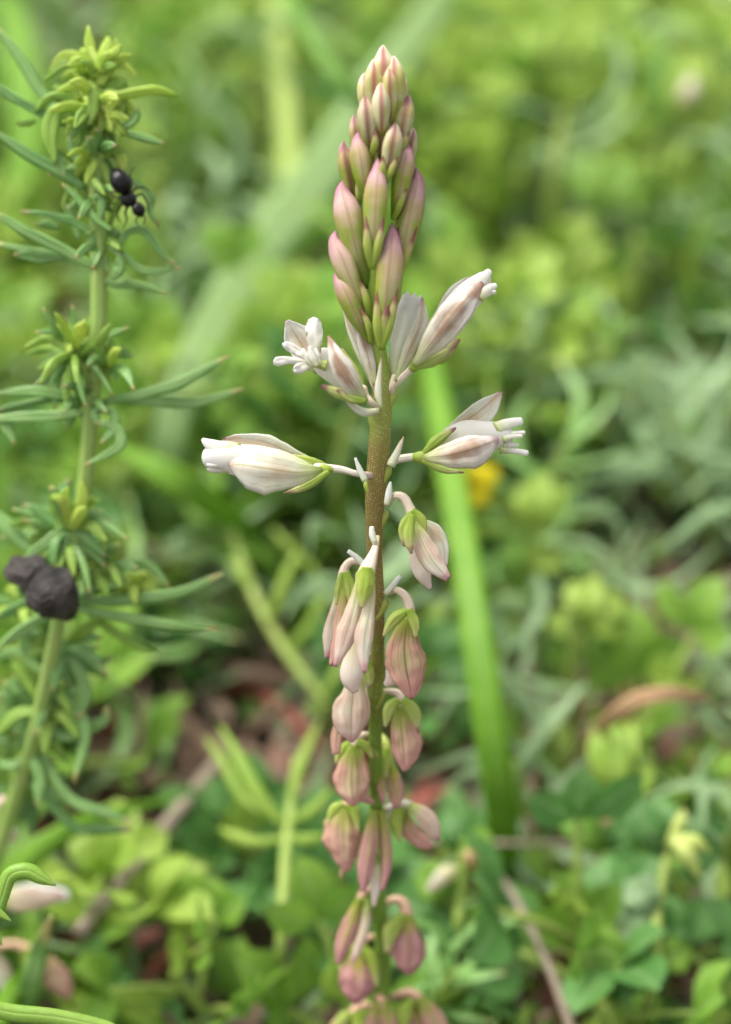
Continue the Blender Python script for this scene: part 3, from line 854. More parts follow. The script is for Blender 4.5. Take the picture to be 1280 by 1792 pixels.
flower(MW, base, 140.0, [(664, 1768, 0.8), (644, 1760), (628, 1762), (616, 1778)], [5, 6, 8, 11], [
    ('wing', 'wing_rose', [(614, 1776), (594, 1800), (580, 1830), (576, 1860)], [6, 16, 16, 4], [6, 18, 16, 4], 0.4, -0.6),
    ('sepal', 'sepal_green', [(620, 1770), (632, 1800), (630, 1840)], [6, 14, 3], [6, 14, 3], 0.4, -1.0),
    ('sepal', 'sepal_green', [(612, 1770), (600, 1784), (584, 1800)], [6, 11, 3], [6, 11, 3], 0.4, -0.8),
], 'pedicel_red', 'olive flower spreading at the foot of the spike')
# swollen nodes where stalks leave the stem
for x, y, r_, dx in ((687, 688, 10, 14), (645, 848, 9, -12), (677, 820, 10, 12), (673, 900, 8, 10), (672, 1054, 9, 10), (655, 730, 11, -10), (668, 1214, 8, 8), (652, 1298, 8, -8), (664, 606, 9, 2), (666, 1420, 8, 6)):
    body_part('node', 'node', [(x - dx * 1.3, y + r_ * 3.4), (x - dx * 0.4, y + r_ * 1.6, -0.1), (x, y, -0.15), (x - dx * 0.3, y - r_ * 1.2)], [r_ * 0.3, r_ * 0.8, r_, r_ * 0.25], None, 0.9, ds(y) + 0.1, MW, base, nu=10, ns=10, rough=0.1)

# ------------------------------------------------------------------ the whorled herb beside it, with the ant
HB_px = [(166, 120, 129.0), (168, 230, 129.0), (171, 360, 129.0), (174, 480, 129.5), (172, 580, 130.0), (160, 710, 131.0), (150, 840, 132.0), (128, 960, 133.5), (102, 1090, 135.0), (62, 1280, 138.0), (20, 1420, 141.0), (-20, 1560, 144.0)]
hb_pts = [W(*p) for p in HB_px]
hl = hb_pts[-1]
HB0 = Vector((hl.x - 0.004, hl.y + 0.004, -0.004))
hb_pts += [hl.lerp(HB0, 0.5), HB0]
hb_pts.reverse()
HB = empty('whorled_herb', HB0, 'herb with whorls of narrow leaves and a bright yellow-green tip, an ant climbing it', 'herb')
hr = []
for p, r_ in zip(hb_pts, [14, 14, 14, 14, 14, 13.5, 13, 14, 15, 15, 16, 15, 13, 6]):
    hr.append(r_ * (p - CAM).dot(FWD) / FPX)
g = loft_geo([tuple(p) for p in hb_pts], hr, flat=1.0, nu=60, ns=12, px=False, rough=0.08)
add_mesh('stem', *g, M['whorl_stem'], HB, HB0)


def hb_d(y):
    return lin([(100, 129), (480, 129.5), (700, 131), (1000, 134), (1300, 138), (1500, 143)], y)


def hb_leaf(spine, hw, mat='whorl_leaf', dz=0.0, parent=None, org=None, name='leaf', d=None):
    SEED[0] += 1
    y0 = spine[0][1]
    dd = (d if d is not None else hb_d(y0)) + dz
    sp = D3(spine, dd)
    n = 5
    w = [hw * 0.5, hw * 0.9, hw * 1.05, hw * 0.9, hw * 0.12]
    w = [a * (1 + random.uniform(-0.08, 0.08)) for a in w]
    g = sheet_geo(sp, w, w, random.uniform(-0.3, 0.35), 14, 4, ripple=0.25, seed=SEED[0], roll=random.uniform(-0.3, 0.3))
    return add_mesh(name, *g, M[mat], parent or HB, HB0 if org is None else org, thick=0.00025)


for sp, hw, mat, dz in [
    # top whorls
    ([(110, 205), (72, 160), (36, 100), (-10, 42)], 9, 'whorl_leaf', 1.5), ([(115, 220), (62, 192), (20, 168), (-15, 140)], 8, 'whorl_dark', 0),
    ([(150, 330), (108, 302), (50, 270), (-15, 225)], 10, 'whorl_dark', -0.5), ([(198, 405), (165, 380), (135, 345), (108, 320)], 6.5, 'whorl_leaf', -1.5),
    ([(172, 470), (110, 437), (50, 408), (-15, 368)], 10, 'whorl_leaf', -0.5), ([(150, 462), (95, 447), (55, 440), (-10, 425)], 8, 'whorl_leaf', 0.5),
    ([(120, 448), (75, 452), (50, 447), (24, 446)], 9, 'whorl_dark', 0.3), ([(170, 445), (150, 400), (95, 378), (36, 370)], 6, 'whorl_dark', -0.8),
    ([(105, 398), (88, 392), (62, 392)], 6, 'whorl_leaf', 1.0), ([(196, 232), (225, 234), (255, 242), (288, 252)], 6, 'whorl_leaf', -0.5),
    ([(178, 172), (225, 165), (270, 158), (312, 166)], 9, 'whorl_young', -1.0), ([(185, 135), (205, 114), (222, 118), (241, 132)], 6, 'whorl_young', 0),
    ([(178, 165), (200, 150), (222, 143)], 10, 'whorl_mid', -0.3), ([(164, 155), (160, 105), (155, 46)], 9, 'whorl_young', 0), ([(176, 150), (184, 110), (190, 66)], 13, 'whorl_young', -0.5),
    ([(184, 150), (196, 110), (203, 68)], 7, 'whorl_young', 0.4), ([(158, 160), (142, 104), (112, 98), (84, 126)], 7, 'whorl_young', 0.4),
    ([(150, 170), (140, 118), (108, 114), (78, 142)], 7, 'whorl_mid', -0.4), ([(140, 200), (110, 170), (86, 172), (62, 196)], 7, 'whorl_mid', -0.2),
    ([(130, 205), (100, 195), (88, 232), (98, 290)], 14, 'whorl_mid', -1.8), ([(100, 262), (104, 285), (112, 308)], 8, 'whorl_leaf', -1.4),
    ([(162, 150), (164, 185), (155, 220)], 10, 'whorl_mid', -2.2), ([(168, 178), (190, 192), (196, 232)], 6, 'whorl_young', -2.0), ([(178, 165), (206, 170), (215, 205)], 9, 'whorl_mid', -0.6),
    ([(205, 230), (235, 210), (242, 188)], 6, 'whorl_leaf', -0.6), ([(62, 212), (45, 216), (28, 216)], 5, 'whorl_mid', 0.8), ([(120, 205), (105, 160), (95, 152)], 5, 'whorl_mid', 0.5),
    ([(206, 442), (222, 408), (252, 404), (280, 440), (306, 463)], 7, 'whorl_leaf', -0.6), ([(212, 440), (232, 462), (262, 476), (316, 468)], 6.5, 'whorl_leaf', -0.3),
    ([(185, 492), (205, 498), (245, 498), (294, 516)], 6.5, 'whorl_leaf', -0.5), ([(196, 488), (210, 470), (208, 440)], 8, 'whorl_leaf', -1.2),
    ([(212, 318), (238, 320), (264, 345), (262, 368), (280, 396)], 5, 'whorl_dark', 0.4), ([(185, 420), (195, 385), (212, 352), (225, 335)], 5, 'whorl_mid', 0.6),
    ([(165, 345), (180, 352), (172, 392)], 6, 'whorl_dark', -1.3), ([(140, 420), (125, 375), (112, 355)], 8, 'whorl_leaf', 1.0), ([(198, 262), (214, 280), (216, 300)], 7, 'whorl_young', -0.4),
    # second whorl
    ([(180, 705), (250, 690), (320, 668), (402, 622)], 9.5, 'whorl_leaf', 0), ([(190, 698), (270, 702), (345, 704), (427, 680)], 9.5, 'whorl_leaf', 0.8),
    ([(155, 700), (100, 690), (50, 684), (-15, 690)], 8, 'whorl_leaf', 0.5), ([(150, 722), (90, 728), (30, 730), (-15, 735)], 8.5, 'whorl_leaf', -0.4), ([(-10, 728), (8, 742), (26, 778)], 9, 'whorl_leaf', -0.2),
    ([(168, 715), (198, 722), (200, 750), (176, 776)], 9, 'whorl_leaf', -1.5), ([(176, 738), (206, 752), (208, 782), (148, 814)], 9, 'whorl_leaf', -1.8), ([(160, 712), (100, 700), (30, 712), (-12, 720)], 6, 'whorl_dark', 1),
    # third whorl
    ([(126, 1052), (210, 1050), (310, 1038), (390, 1003)], 9.5, 'whorl_leaf', 0), ([(122, 1062), (210, 1078), (290, 1092), (384, 1102)], 9, 'whorl_leaf', -0.4),
    ([(180, 1010), (235, 985), (262, 990), (300, 1030)], 8, 'whorl_leaf', 1.2), ([(130, 1050), (180, 1032), (230, 1036), (310, 1052)], 7, 'whorl_dark', 1.6), ([(112, 1062), (70, 1085), (30, 1110), (-10, 1140)], 9, 'whorl_leaf', 0),
    ([(110, 1060), (60, 1055), (20, 1070), (-10, 1082)], 9, 'whorl_dark', 0.8), ([(60, 968), (30, 940), (10, 918), (-15, 890)], 14, 'whorl_leaf', 0.5), ([(150, 1065), (180, 1090), (240, 1130), (275, 1140)], 8, 'whorl_mid', 1.5),
    # lower leaves
    ([(80, 1200), (120, 1230), (150, 1280), (130, 1370)], 11, 'whorl_leaf', 0.5), ([(70, 1250), (110, 1290), (180, 1262), (186, 1235)], 9, 'whorl_leaf', 1), ([(60, 1300), (120, 1395), (180, 1420), (236, 1440)], 9, 'whorl_leaf', 1),
    ([(50, 1310), (70, 1360), (66, 1410)], 10, 'whorl_leaf', 0.3), ([(40, 1330), (120, 1440), (180, 1450), (232, 1452)], 9, 'whorl_dark', 1.5), ([(70, 1245), (30, 1250), (-10, 1290)], 9, 'whorl_mid', 0.3),
    ([(90, 1130), (130, 1160), (150, 1210), (140, 1260)], 10, 'whorl_leaf', 1.2), ([(80, 1180), (50, 1150), (40, 1090)], 9, 'whorl_leaf', 0.8), ([(70, 1230), (40, 1180), (20, 1160)], 8, 'whorl_mid', 0.4),
    ([(50, 1320), (20, 1340), (-15, 1330)], 8, 'whorl_leaf', 0.2), ([(96, 1130), (150, 1160), (200, 1150)], 8, 'whorl_dark', 1.6),
]:
    hb_leaf(sp, hw, mat, dz)


def tuft(cx, cy, n, L, mats, dz, hw, up=0.0, spread=math.pi):
    for k in range(n):
        a = -math.pi / 2 + spread * (2 * (k + 0.5) / n - 1) + random.uniform(-0.25, 0.25)
        l = L * random.uniform(0.6, 1.1)
        bend = random.uniform(-0.35, 0.35)
        dx, dy = math.cos(a), math.sin(a)
        x0, y0 = cx + random.uniform(-6, 6) + dx * 6, cy + random.uniform(-8, 8)
        z = random.uniform(-2.5, 2.0)
        sp = [(x0, y0, 0), (x0 + dx * l * 0.5 - dy * l * bend * 0.4, y0 + dy * l * 0.5 + dx * l * bend * 0.4 - 6, z * 0.7), (x0 + dx * l, y0 + dy * l + 10 * random.random(), z)]
        hb_leaf(sp, hw * random.uniform(0.75, 1.15), random.choice(mats), dz)


tuft(168, 185, 16, 66, ['whorl_young', 'whorl_mid', 'whorl_young'], -1.4, 8)
tuft(166, 215, 20, 58, ['whorl_mid', 'whorl_young', 'whorl_young', 'whorl_leaf'], -0.8, 7)
tuft(166, 275, 16, 50, ['whorl_mid', 'whorl_young', 'whorl_leaf', 'whorl_dark'], -0.4, 6.5)
tuft(172, 345, 12, 46, ['whorl_mid', 'whorl_leaf', 'whorl_young'], 0.2, 6)
tuft(150, 300, 12, 70, ['whorl_leaf', 'whorl_mid'], 0.5, 5)
tuft(180, 425, 12, 48, ['whorl_mid', 'whorl_leaf', 'whorl_leaf'], 0.3, 6.5)
tuft(176, 130, 9, 58, ['whorl_young'], -0.8, 8.5, spread=1.3)
tuft(168, 150, 12, 62, ['whorl_young', 'whorl_young', 'whorl_mid'], 0.3, 7)
tuft(132, 618, 14, 92, ['whorl_mid', 'whorl_leaf', 'whorl_leaf'], 0.2, 5)
tuft(130, 622, 15, 78, ['whorl_mid', 'whorl_leaf', 'whorl_mid', 'whorl_young'], -0.8, 6.5)
tuft(130, 615, 5, 70, ['whorl_young'], -1.2, 7, spread=0.6)
tuft(188, 636, 9, 50, ['whorl_mid', 'whorl_leaf', 'whorl_young'], -0.6, 6)
tuft(150, 700, 7, 50, ['whorl_leaf', 'whorl_dark'], 0.4, 7)
tuft(118, 935, 16, 105, ['whorl_mid', 'whorl_leaf', 'whorl_leaf'], 0.3, 7)
tuft(122, 925, 18, 95, ['whorl_leaf', 'whorl_mid', 'whorl_leaf', 'whorl_dark'], -0.5, 9)
tuft(122, 925, 6, 75, ['whorl_young'], -1.2, 9, spread=0.7)
tuft(185, 985, 9, 55, ['whorl_leaf', 'whorl_mid', 'whorl_young'], 0.2, 7)
tuft(140, 1000, 10, 60, ['whorl_leaf', 'whorl_dark', 'whorl_mid'], 0.6, 8)
tuft(235, 1025, 8, 36, ['whorl_young'], 1.4, 9)
tuft(40, 1060, 9, 60, ['whorl_young', 'whorl_leaf', 'whorl_mid'], 2.5, 9)
tuft(110, 1130, 12, 80, ['whorl_leaf', 'whorl_mid', 'whorl_dark'], 1.5, 9)
tuft(90, 1180, 14, 105, ['whorl_leaf', 'whorl_mid'], 2.2, 7)
tuft(30, 1290, 14, 110, ['whorl_leaf', 'whorl_dark', 'whorl_mid'], 2.6, 8)
tuft(70, 1240, 14, 90, ['whorl_leaf', 'whorl_mid', 'whorl_dark'], 1.5, 10)
tuft(40, 1370, 14, 100, ['whorl_leaf', 'whorl_mid', 'whorl_dark'], 2.0, 10)

# ant
ANT0 = W(210, 318, 127.2)
ant = empty('ant', ANT0, 'shiny black ant climbing head down on the whorled herb', 'ant')
g = loft_geo([(199, 298, 127.2), (206, 308, 126.7), (213, 322, 126.5), (220, 335, 127.0), (221, 340, 127.1), (223, 347, 126.9), (230, 353, 126.9), (235, 358, 127.0), (239, 362, 126.9), (244, 370, 126.9), (247, 379, 127.2)],
             [5, 15, 17.5, 10, 6, 13.5, 13, 6, 10, 11, 3], None, 0.95, nu=50, ns=16)
add_mesh('body', *g, M['ant'], ant, ANT0)
for sp in ([(228, 352), (246, 340), (256, 352), (262, 370)], [(224, 346), (238, 330), (252, 328), (262, 335)], [(220, 345), (232, 325), (228, 305), (236, 292)],
           [(222, 352), (210, 362), (206, 376), (212, 390)], [(228, 356), (220, 370), (222, 384), (216, 398)], [(219, 344), (202, 346), (194, 338), (188, 326)]):
    body_part('leg', 'ant', [(x, y, 0.3 * i) for i, (x, y) in enumerate(sp)], [2.2, 2.0, 1.5, 0.9], None, 1.0, 127.0, ant, ANT0, nu=12, ns=6)
for sp in ([(246, 374), (254, 380), (252, 392)], [(243, 376), (238, 386), (242, 396)]):
    body_part('antenna', 'ant', sp, [1.3, 1.2, 0.8], None, 1.0, 126.9, ant, ANT0, nu=10, ns=6)

# dark grooved lump
LP0 = W(75, 1035, 133.0)
g = loft_geo([(18, 996, 133.0), (30, 1000, 132.0), (48, 1008, 131.4), (60, 1016, 131.4), (67, 1021, 131.9), (75, 1027, 131.2), (92, 1042, 130.8), (108, 1058, 131.2), (124, 1078, 132.4)],
             [14, 30, 38, 38, 33, 41, 44, 36, 12], [10, 22, 27, 28, 23, 34, 38, 34, 14], 0.8, nu=56, ns=26, rough=0.34, seed=4)
tag(add_mesh('dark_lump', *g, M['lump'], None, Vector((0, 0, 0))), 'wrinkled dark grey-brown lump with a deep groove lodged on the whorled herb', 'lump')

# ------------------------------------------------------------------ near shoots at the photo's lower corner
NS0 = Vector((W(-90, 1700, 118).x, W(-90, 1700, 118).y + 0.004, -0.004))
NS = empty('needle_leaf_shoot', NS0, 'shoot with a sharp bent needle leaf close to the pink blossoms', 'herb')
sp = [NS0, NS0.lerp(W(-70, 1690, 118), 0.5), W(-70, 1690, 118), W(-50, 1600, 117)]
g = loft_geo([tuple(p) for p in sp], [0.0006, 0.0006, 0.0006, 0.0003], flat=1.0, nu=20, ns=10, px=False)
add_mesh('stem', *g, M['whorl_stem'], NS, NS0)
body_part('leaf', 'whorl_mid', [(-55, 1640), (-12, 1610), (4, 1570), (18, 1532), (48, 1524), (74, 1537), (98, 1549)], [10, 11, 12, 14, 14, 11, 1.5], None, 0.6, 117.2, NS, NS0, nu=30, ns=10, rough=0.05)
body_part('leaf', 'whorl_mid', [(-55, 1620), (-20, 1588), (2, 1600), (20, 1612)], [8, 9, 7, 1], None, 0.6, 116.8, NS, NS0, nu=14, ns=8)
body_part('leaf', 'whorl_mid', [(-60, 1660), (-25, 1632), (-6, 1640), (4, 1654)], [8, 9, 7, 1], None, 0.6, 116.8, NS, NS0, nu=14, ns=8)
body_part('leaf', 'whorl_mid', [(-75, 1730), (0, 1768), (100, 1780), (190, 1800), (240, 1822)], [12, 15, 14, 12, 2], None, 0.5, 121, NS, NS0, nu=24, ns=10)

# second milkwort, mostly outside the frame
M20 = Vector((W(-70, 1750, 150).x, W(-70, 1750, 150).y + 0.006, -0.004))
M2 = empty('milkwort_plant', M20, 'blurred milkwort at the edge with pale pink blossoms behind the bent needle leaf', 'flower')
sp = [M20, M20.lerp(W(-70, 1750, 150), 0.6), W(-70, 1750, 150), W(-64, 1560, 147), W(-50, 1380, 145)]
g = loft_geo([tuple(p) for p in sp], [0.0006, 0.0006, 0.0006, 0.0005, 0.0003], flat=1.0, nu=24, ns=10, px=False)
add_mesh('stem', *g, M['stem'], M2, M20)
flower(M2, M20, 145, [(-56, 1450), (-40, 1440), (-24, 1438)], [5, 6, 9], [
    ('wing', 'wing_pale', [(-26, 1440), (-5, 1420), (20, 1410), (34, 1400)], [4, 20, 20, 4], [4, 20, 24, 4], 0.4, -0.4),
    ('wing', 'wing_white', [(-26, 1444), (0, 1456), (18, 1464), (28, 1468)], [4, 20, 18, 4], [4, 18, 16, 4], 0.4, 0.2)], 'pedicel')
flower(M2, M20, 148, [(-60, 1580), (-36, 1572), (-10, 1572)], [5, 6, 10], [
    ('keel', 'keel', [(-10, 1570), (40, 1566), (80, 1564), (116, 1566)], [6, 18, 18, 10], None, 0.7, 0.3),
    ('wing', 'wing_pale', [(-12, 1574), (30, 1576), (70, 1572), (112, 1566)], [4, 20, 16, 4], [4, 20, 16, 4], 0.4, -0.6)], 'pedicel')
flower(M2, M20, 152, [(-66, 1690), (-30, 1665), (20, 1652), (50, 1662)], [5, 6, 7, 10], [
    ('wing', 'wing_pink', [(48, 1662), (78, 1690), (104, 1716), (124, 1746)], [5, 20, 22, 6], [5, 22, 22, 6], 0.4, -0.6),
    ('sepal', 'sepal_green', [(48, 1660), (50, 1690), (62, 1722)], [6, 12, 3], [6, 12, 3], 0.4, -0.8)], 'pedicel_red')
flower(M2, M20, 149, [(-66, 1660), (-45, 1655), (-24, 1662)], [5, 6, 10], [
    ('wing', 'wing_pale', [(-26, 1660), (-8, 1690), (6, 1715), (12, 1740)], [5, 20, 18, 5], [5, 20, 18, 5], 0.4, -0.6)], 'pedicel_red')


# ------------------------------------------------------------------ background plants
def dh(p):
    """third value under 100 = millimetres above the ground, else depth"""
    return (p[0], p[1], zd(p[0], p[1], p[2])) if p[2] < 100 else p


def zd(x, y, h):
    return depth_at(x, y, h * 1e-3)


def grass_blade(spine, hw, mat, label, group=None, cat='grass blade', name='grass_blade', cup=0.3, ripple=0.1, nu=26, thick=0.0002):
    """spine (x,y,d) photo pixel + depth, root first; continued down to the ground"""
    pts = [W(*dh(p)) for p in spine]
    foot = pts[0].copy()
    if foot.z > 0.001:
        dirn = (pts[0] - pts[1]).normalized()
        foot = Vector((foot.x + dirn.x * foot.z * 0.3, foot.y + abs(dirn.y) * foot.z * 0.2, -0.003))
        pts = [foot] + pts
        hw = [hw[0]] + list(hw)
    ks = [(p - CAM).dot(FWD) / FPX for p in pts]
    w = [h * k for h, k in zip(hw, ks)]
    SEED[0] += 1
    nrm = (CAM - pts[len(pts) // 2]).normalized()
    g = sheet_geo([tuple(p) for p in pts], w, w, cup, nu, 4, px=False, ripple=ripple, seed=SEED[0], keel=0.35, normal=tuple(nrm))
    ob = add_mesh(name, *g, M[mat], None, foot, thick=thick)
    ob.location = foot
    return tag(ob, label, cat, group)


def rod(spine, hw, mat, label, name='dry_stem', cat='dry stem', group=None):
    """a free stem, lying or standing, given in pixels + depth"""
    pts = [W(*dh(p)) for p in spine]
    w = [h * (p - CAM).dot(FWD) / FPX for h, p in zip(hw, pts)]
    SEED[0] += 1
    g = loft_geo([tuple(p) for p in pts], w, flat=1.0, nu=24, ns=8, px=False, rough=0.12, seed=SEED[0])
    ob = add_mesh(name, *g, M[mat], None, pts[0])
    ob.location = pts[0]
    return tag(ob, label, cat, group)


def zd(x, y, h):
    """depth of the pixel's ray at h millimetres above ground"""
    return depth_at(x, y, h * 1e-3)


grass_blade([(300, 760, 25), (420, 500, 26), (600, 250, 28), (800, -40, 28)], [30, 42, 42, 26], 'grass_pale', 'broad pale green grass blade leaning diagonally behind the bud tip')
grass_blade([(895, 1580, 6), (868, 1350, 22), (830, 1080, 30), (785, 800, 32), (720, 470, 26)], [22, 28, 27, 24, 12], 'grass', 'long upright bright green grass blade standing behind the drooping flowers')
grass_blade([(720, 330, 30), (640, 190, 46), (560, 90, 50), (490, -30, 50)], [10, 13, 14, 14], 'grass_dark', 'dark green narrow blade crossing behind the pale diagonal one', ripple=0.05)
grass_blade([(525, 720, 12), (518, 500, 20), (505, 250, 24), (478, -30, 26)], [16, 20, 18, 14], 'tref_stem', 'upright yellowish green stalk-like blade next to the pale diagonal one')
grass_blade([(470, 980, 12), (370, 880, 26), (290, 830, 30), (200, 780, 30)], [16, 26, 24, 8], 'grass', 'grass blade bending over beneath the whorled herb')
grass_blade([(40, 1790, 14), (52, 1730, 24), (70, 1660, 28), (90, 1604, 32)], [18, 18, 15, 2], 'whorl_leaf', 'stiff blue-green blade among the blurred pink blossoms')
grass_blade([(480, 1792, 6), (468, 1720, 14), (440, 1660, 18)], [26, 22, 2], 'grass', 'short broad green blade near the foot of the milkwort')
grass_blade([(30, 420, 20), (50, 250, 26), (40, 100, 28), (10, -30, 28)], [24, 32, 30, 20], 'grass', 'wide yellow-green blade behind the tip of the whorled herb')
rod([(1010, 1830, 16), (960, 1690, 18), (900, 1570, 18), (835, 1480, 18)], [8, 8, 7, 6], 'dry', 'thin grey dry stem slanting beside the trefoil leaves')
rod([(720, 1468, 12), (860, 1476, 16), (1010, 1478, 14)], [6, 6, 5], 'dry', 'thin dry stem lying level behind the upright grass blade')
rod([(140, 1630, 20), (215, 1535, 18), (300, 1435, 15), (390, 1325, 12)], [15, 15, 14, 12], 'dry', 'straight grey-brown dry stem slanting below the whorled herb')
rod([(200, 962, 12), (300, 968, 12), (400, 972, 12)], [15, 15, 13], 'dry', 'short pinkish dry stem lying level behind the whorled herb')
rod([(330, 1585, 6), (390, 1510, 6), (450, 1450, 5)], [17, 16, 12], 'dry_red', 'dark red stalk lying by the grey-brown dry stem', 'red_stalk', 'stalk')
rod([(300, 1690, 8), (360, 1610, 8), (420, 1600, 8)], [14, 13, 10], 'dry_orange', 'russet stalk on the ground below the dark red one', 'red_stalk', 'stalk')
rod([(250, 1720, 8), (300, 1668, 8), (335, 1640, 7)], [16, 16, 12], 'dry_red', 'short dark red stalk among the low leaves near the blurred blossoms', 'red_stalk', 'stalk')
rod([(380, 1195, 4), (470, 1220, 5), (560, 1310, 5)], [13, 13, 12], 'dry_red', 'long red-brown stalk under the thin forked stems', 'red_stalk', 'stalk')
rod([(720, 1420, 5), (790, 1310, 6), (850, 1240, 5)], [14, 14, 10], 'dry_red', 'reddish stalk behind the upright grass blade', 'red_stalk', 'stalk')
rod([(560, 1560, 9), (510, 1640, 9), (480, 1690, 9)], [13, 13, 10], 'dry', 'dull dry stem beside the foot of the milkwort')
rod([(330, 1150, 6), (430, 1180, 7), (540, 1190, 6)], [13, 15, 12], 'dry_brown', 'dull brown stem lying under the bent grass blade')
rod([(905, 1720, 0), (928, 1500, 10), (930, 1250, 13), (925, 1080, 15)], [9, 9, 8, 5], 'dry_brown', 'thin brown stalk standing next to the upright grass blade')
rod([(1180, 1000, 5), (1240, 960, 6), (1330, 950, 6)], [14, 17, 15], 'dry', 'thick pale dry stem lying on the bare soil')
rod([(1020, 1240, 5), (1080, 1140, 6), (1130, 1060, 5)], [13, 14, 11], 'dry_brown', 'brown stem lying across the bare soil patch')
rod([(1140, 1250, 5), (1210, 1160, 6), (1290, 1110, 5)], [12, 13, 11], 'dry', 'grey stem lying on the bare soil beside the brown one')
# arching orange leaf
grass_blade([(1005, 1350, 10), (1055, 1270, 26), (1115, 1224, 31), (1180, 1214, 31), (1245, 1222, 28)], [9, 12, 13, 12, 3], 'dry_orange', 'arched withered orange leaf above the trefoil sprig', name='withered_leaf', cat='leaf')


for k_, (sp, hw) in enumerate((([(1112, 640, 4), (1112, 520, 22), (1118, 420, 30)], 14), ([(905, 420, 4), (860, 320, 24), (885, 200, 34)], 10), ([(965, 520, 4), (968, 350, 26), (990, 200, 36)], 13),
                              ([(315, 330, 4), (318, 220, 22), (310, 90, 34)], 13), ([(1000, 1340, 4), (1002, 1180, 16), (1000, 1060, 24)], 10), ([(770, 330, 4), (760, 200, 24), (790, 60, 34)], 13),
                              ([(605, 1010, 4), (590, 860, 20), (612, 720, 30)], 8), ([(1195, 620, 4), (1205, 500, 18), (1230, 380, 28)], 11), ([(270, 560, 4), (262, 430, 20), (280, 300, 30)], 12))):
    rod(sp, [hw, hw, hw * 0.7], 'tref_b' if k_ % 2 else 'tref_stem', 'upright yellow-green stalk ' + ('under the pair of upright rounded leaflets', 'past the large buds', 'in the upper meadow past the fringed leaflets', 'behind the ant', 'at the edge of the bare soil', 'beside the bud tip',
        'thin and close behind the milkwort stem', 'over the grey-green tangle', 'below the pale diagonal blade')[k_], 'green_stalk', 'stalk', 'upright green stalks')

# branching bedstraw-like thin stems
def thin_plant(name, label, cat, root, stems, leaves, smat, lmat, k=0.91):
    r0 = W(*root)
    r0 = Vector((r0.x, r0.y, -0.003))
    e = empty(name, r0, label, cat)
    first = True
    for sp, hw in stems:
        pts = [W(p[0], p[1], p[2] * k) for p in sp]
        if first:
            pts = [r0, r0.lerp(pts[0], 0.6)] + pts
            hw = [hw[0], hw[0]] + list(hw)
            first = False
        w = [h * (p - CAM).dot(FWD) / FPX for h, p in zip(hw, pts)]
        g = loft_geo([tuple(p) for p in pts], w, flat=1.0, nu=24, ns=8, px=False)
        add_mesh('stem', *g, M[smat], e, r0)
    for sp, hw in leaves:
        SEED[0] += 1
        sp = [(a, b, c * k) for a, b, c in sp]
        g = sheet_geo(sp, [hw * 0.4, hw, hw * 0.9, hw * 0.1], [hw * 0.4, hw, hw * 0.9, hw * 0.1], 0.4, 12, 4, seed=SEED[0], ripple=0.1)
        add_mesh('leaf', *g, M[lmat], e, r0, thick=0.0002)
    return e


thin_plant('forked_herb', 'slender forked green herb with thin side leaves between the two flowering herbs', 'herb', (590, 1330, zd(590, 1330, 0)),
           [([(575, 1240, 196), (500, 1140, 198), (445, 1040, 202), (405, 930, 208)], [8, 9, 9, 7])],
           [([(470, 1090, 199), (490, 1040, 199), (510, 990, 200), (525, 960, 201)], 9), ([(500, 1140, 198), (540, 1100, 198), (560, 1060, 198), (575, 1040, 199)], 8),
            ([(445, 1040, 202), (420, 1000, 203), (400, 980, 204)], 8), ([(575, 1030, 206), (540, 990, 206), (500, 950, 206), (478, 925, 207)], 7), ([(560, 1220, 196), (590, 1180, 196), (600, 1140, 197)], 8)], 'tref_stem', 'tref_b')
thin_plant('forked_herb', 'slender forked green herb with a level side leaf next to the dark red stalk', 'herb', (492, 1760, zd(492, 1760, 0)),
           [([(492, 1660, 168), (498, 1540, 172), (505, 1450, 176), (520, 1330, 182)], [10, 11, 10, 7])],
           [([(500, 1450, 176), (455, 1395, 177), (420, 1330, 179), (385, 1270, 182)], 12), ([(500, 1440, 176), (430, 1400, 178), (395, 1340, 180), (360, 1290, 183)], 9), ([(505, 1465, 175), (450, 1475, 175), (410, 1462, 176), (385, 1450, 177)], 9),
            ([(505, 1465, 175), (540, 1470, 174), (575, 1462, 174)], 9), ([(508, 1440, 176), (545, 1420, 176), (580, 1380, 178)], 9), ([(512, 1400, 178), (530, 1330, 180), (560, 1260, 184)], 9)], 'tref_stem', 'tref_b')

# ---- trefoil prototypes
def leaflet_mesh(L, Wd, name, mat, notch=0.0):
    P, U, Fc = [], [], []
    nu, nv = 7, 4
    for i in range(nu + 1):
        t = i / nu
        w = Wd * 0.5 * max(math.sin(math.pi * min(t ** 1.35, 1.0)) ** 0.75, 0.06 if i == 0 else 0.12)
        for j in range(nv + 1):
            v = -1 + 2 * j / nv
            z = 0.28 * abs(v) * w + 0.10 * L * math.sin(t * 2.6) - 0.10 * L * t * t
            P.append(Vector((v * w, t * L - (0.05 * L * v * v if i == nu else 0), z)))
            U.append((j / nv, t))
    for i in range(nu):
        for j in range(nv):
            a = i * (nv + 1) + j
            Fc.append((a, a + 1, a + nv + 2, a + nv + 1))
    return mesh_only(name, P, Fc, U, mat)


def mesh_only(name, P, Fc, U, mat):
    ob = add_mesh(name, P, Fc, U, mat)
    me = ob.data
    bpy.data.objects.remove(ob)
    return me


def inst(name, me, parent, mat4):
    o = bpy.data.objects.new(name, me)
    COL.objects.link(o)
    o.parent = parent
    o.matrix_local = mat4
    return o


def frame(loc, y, zhint, s=1.0):
    y = y.normalized()
    x = y.cross(zhint).normalized()
    z = x.cross(y)
    m = Matrix((x, y, z)).transposed().to_4x4()
    m = Matrix.Translation(loc) @ m @ Matrix.Scale(s, 4)
    return m


def tube_mesh(name, pts, rad, mat, ns=6, nu=10):
    g = loft_geo([tuple(p) for p in pts], rad, flat=1.0, nu=nu, ns=ns, px=False)
    return mesh_only(name, *g, mat)


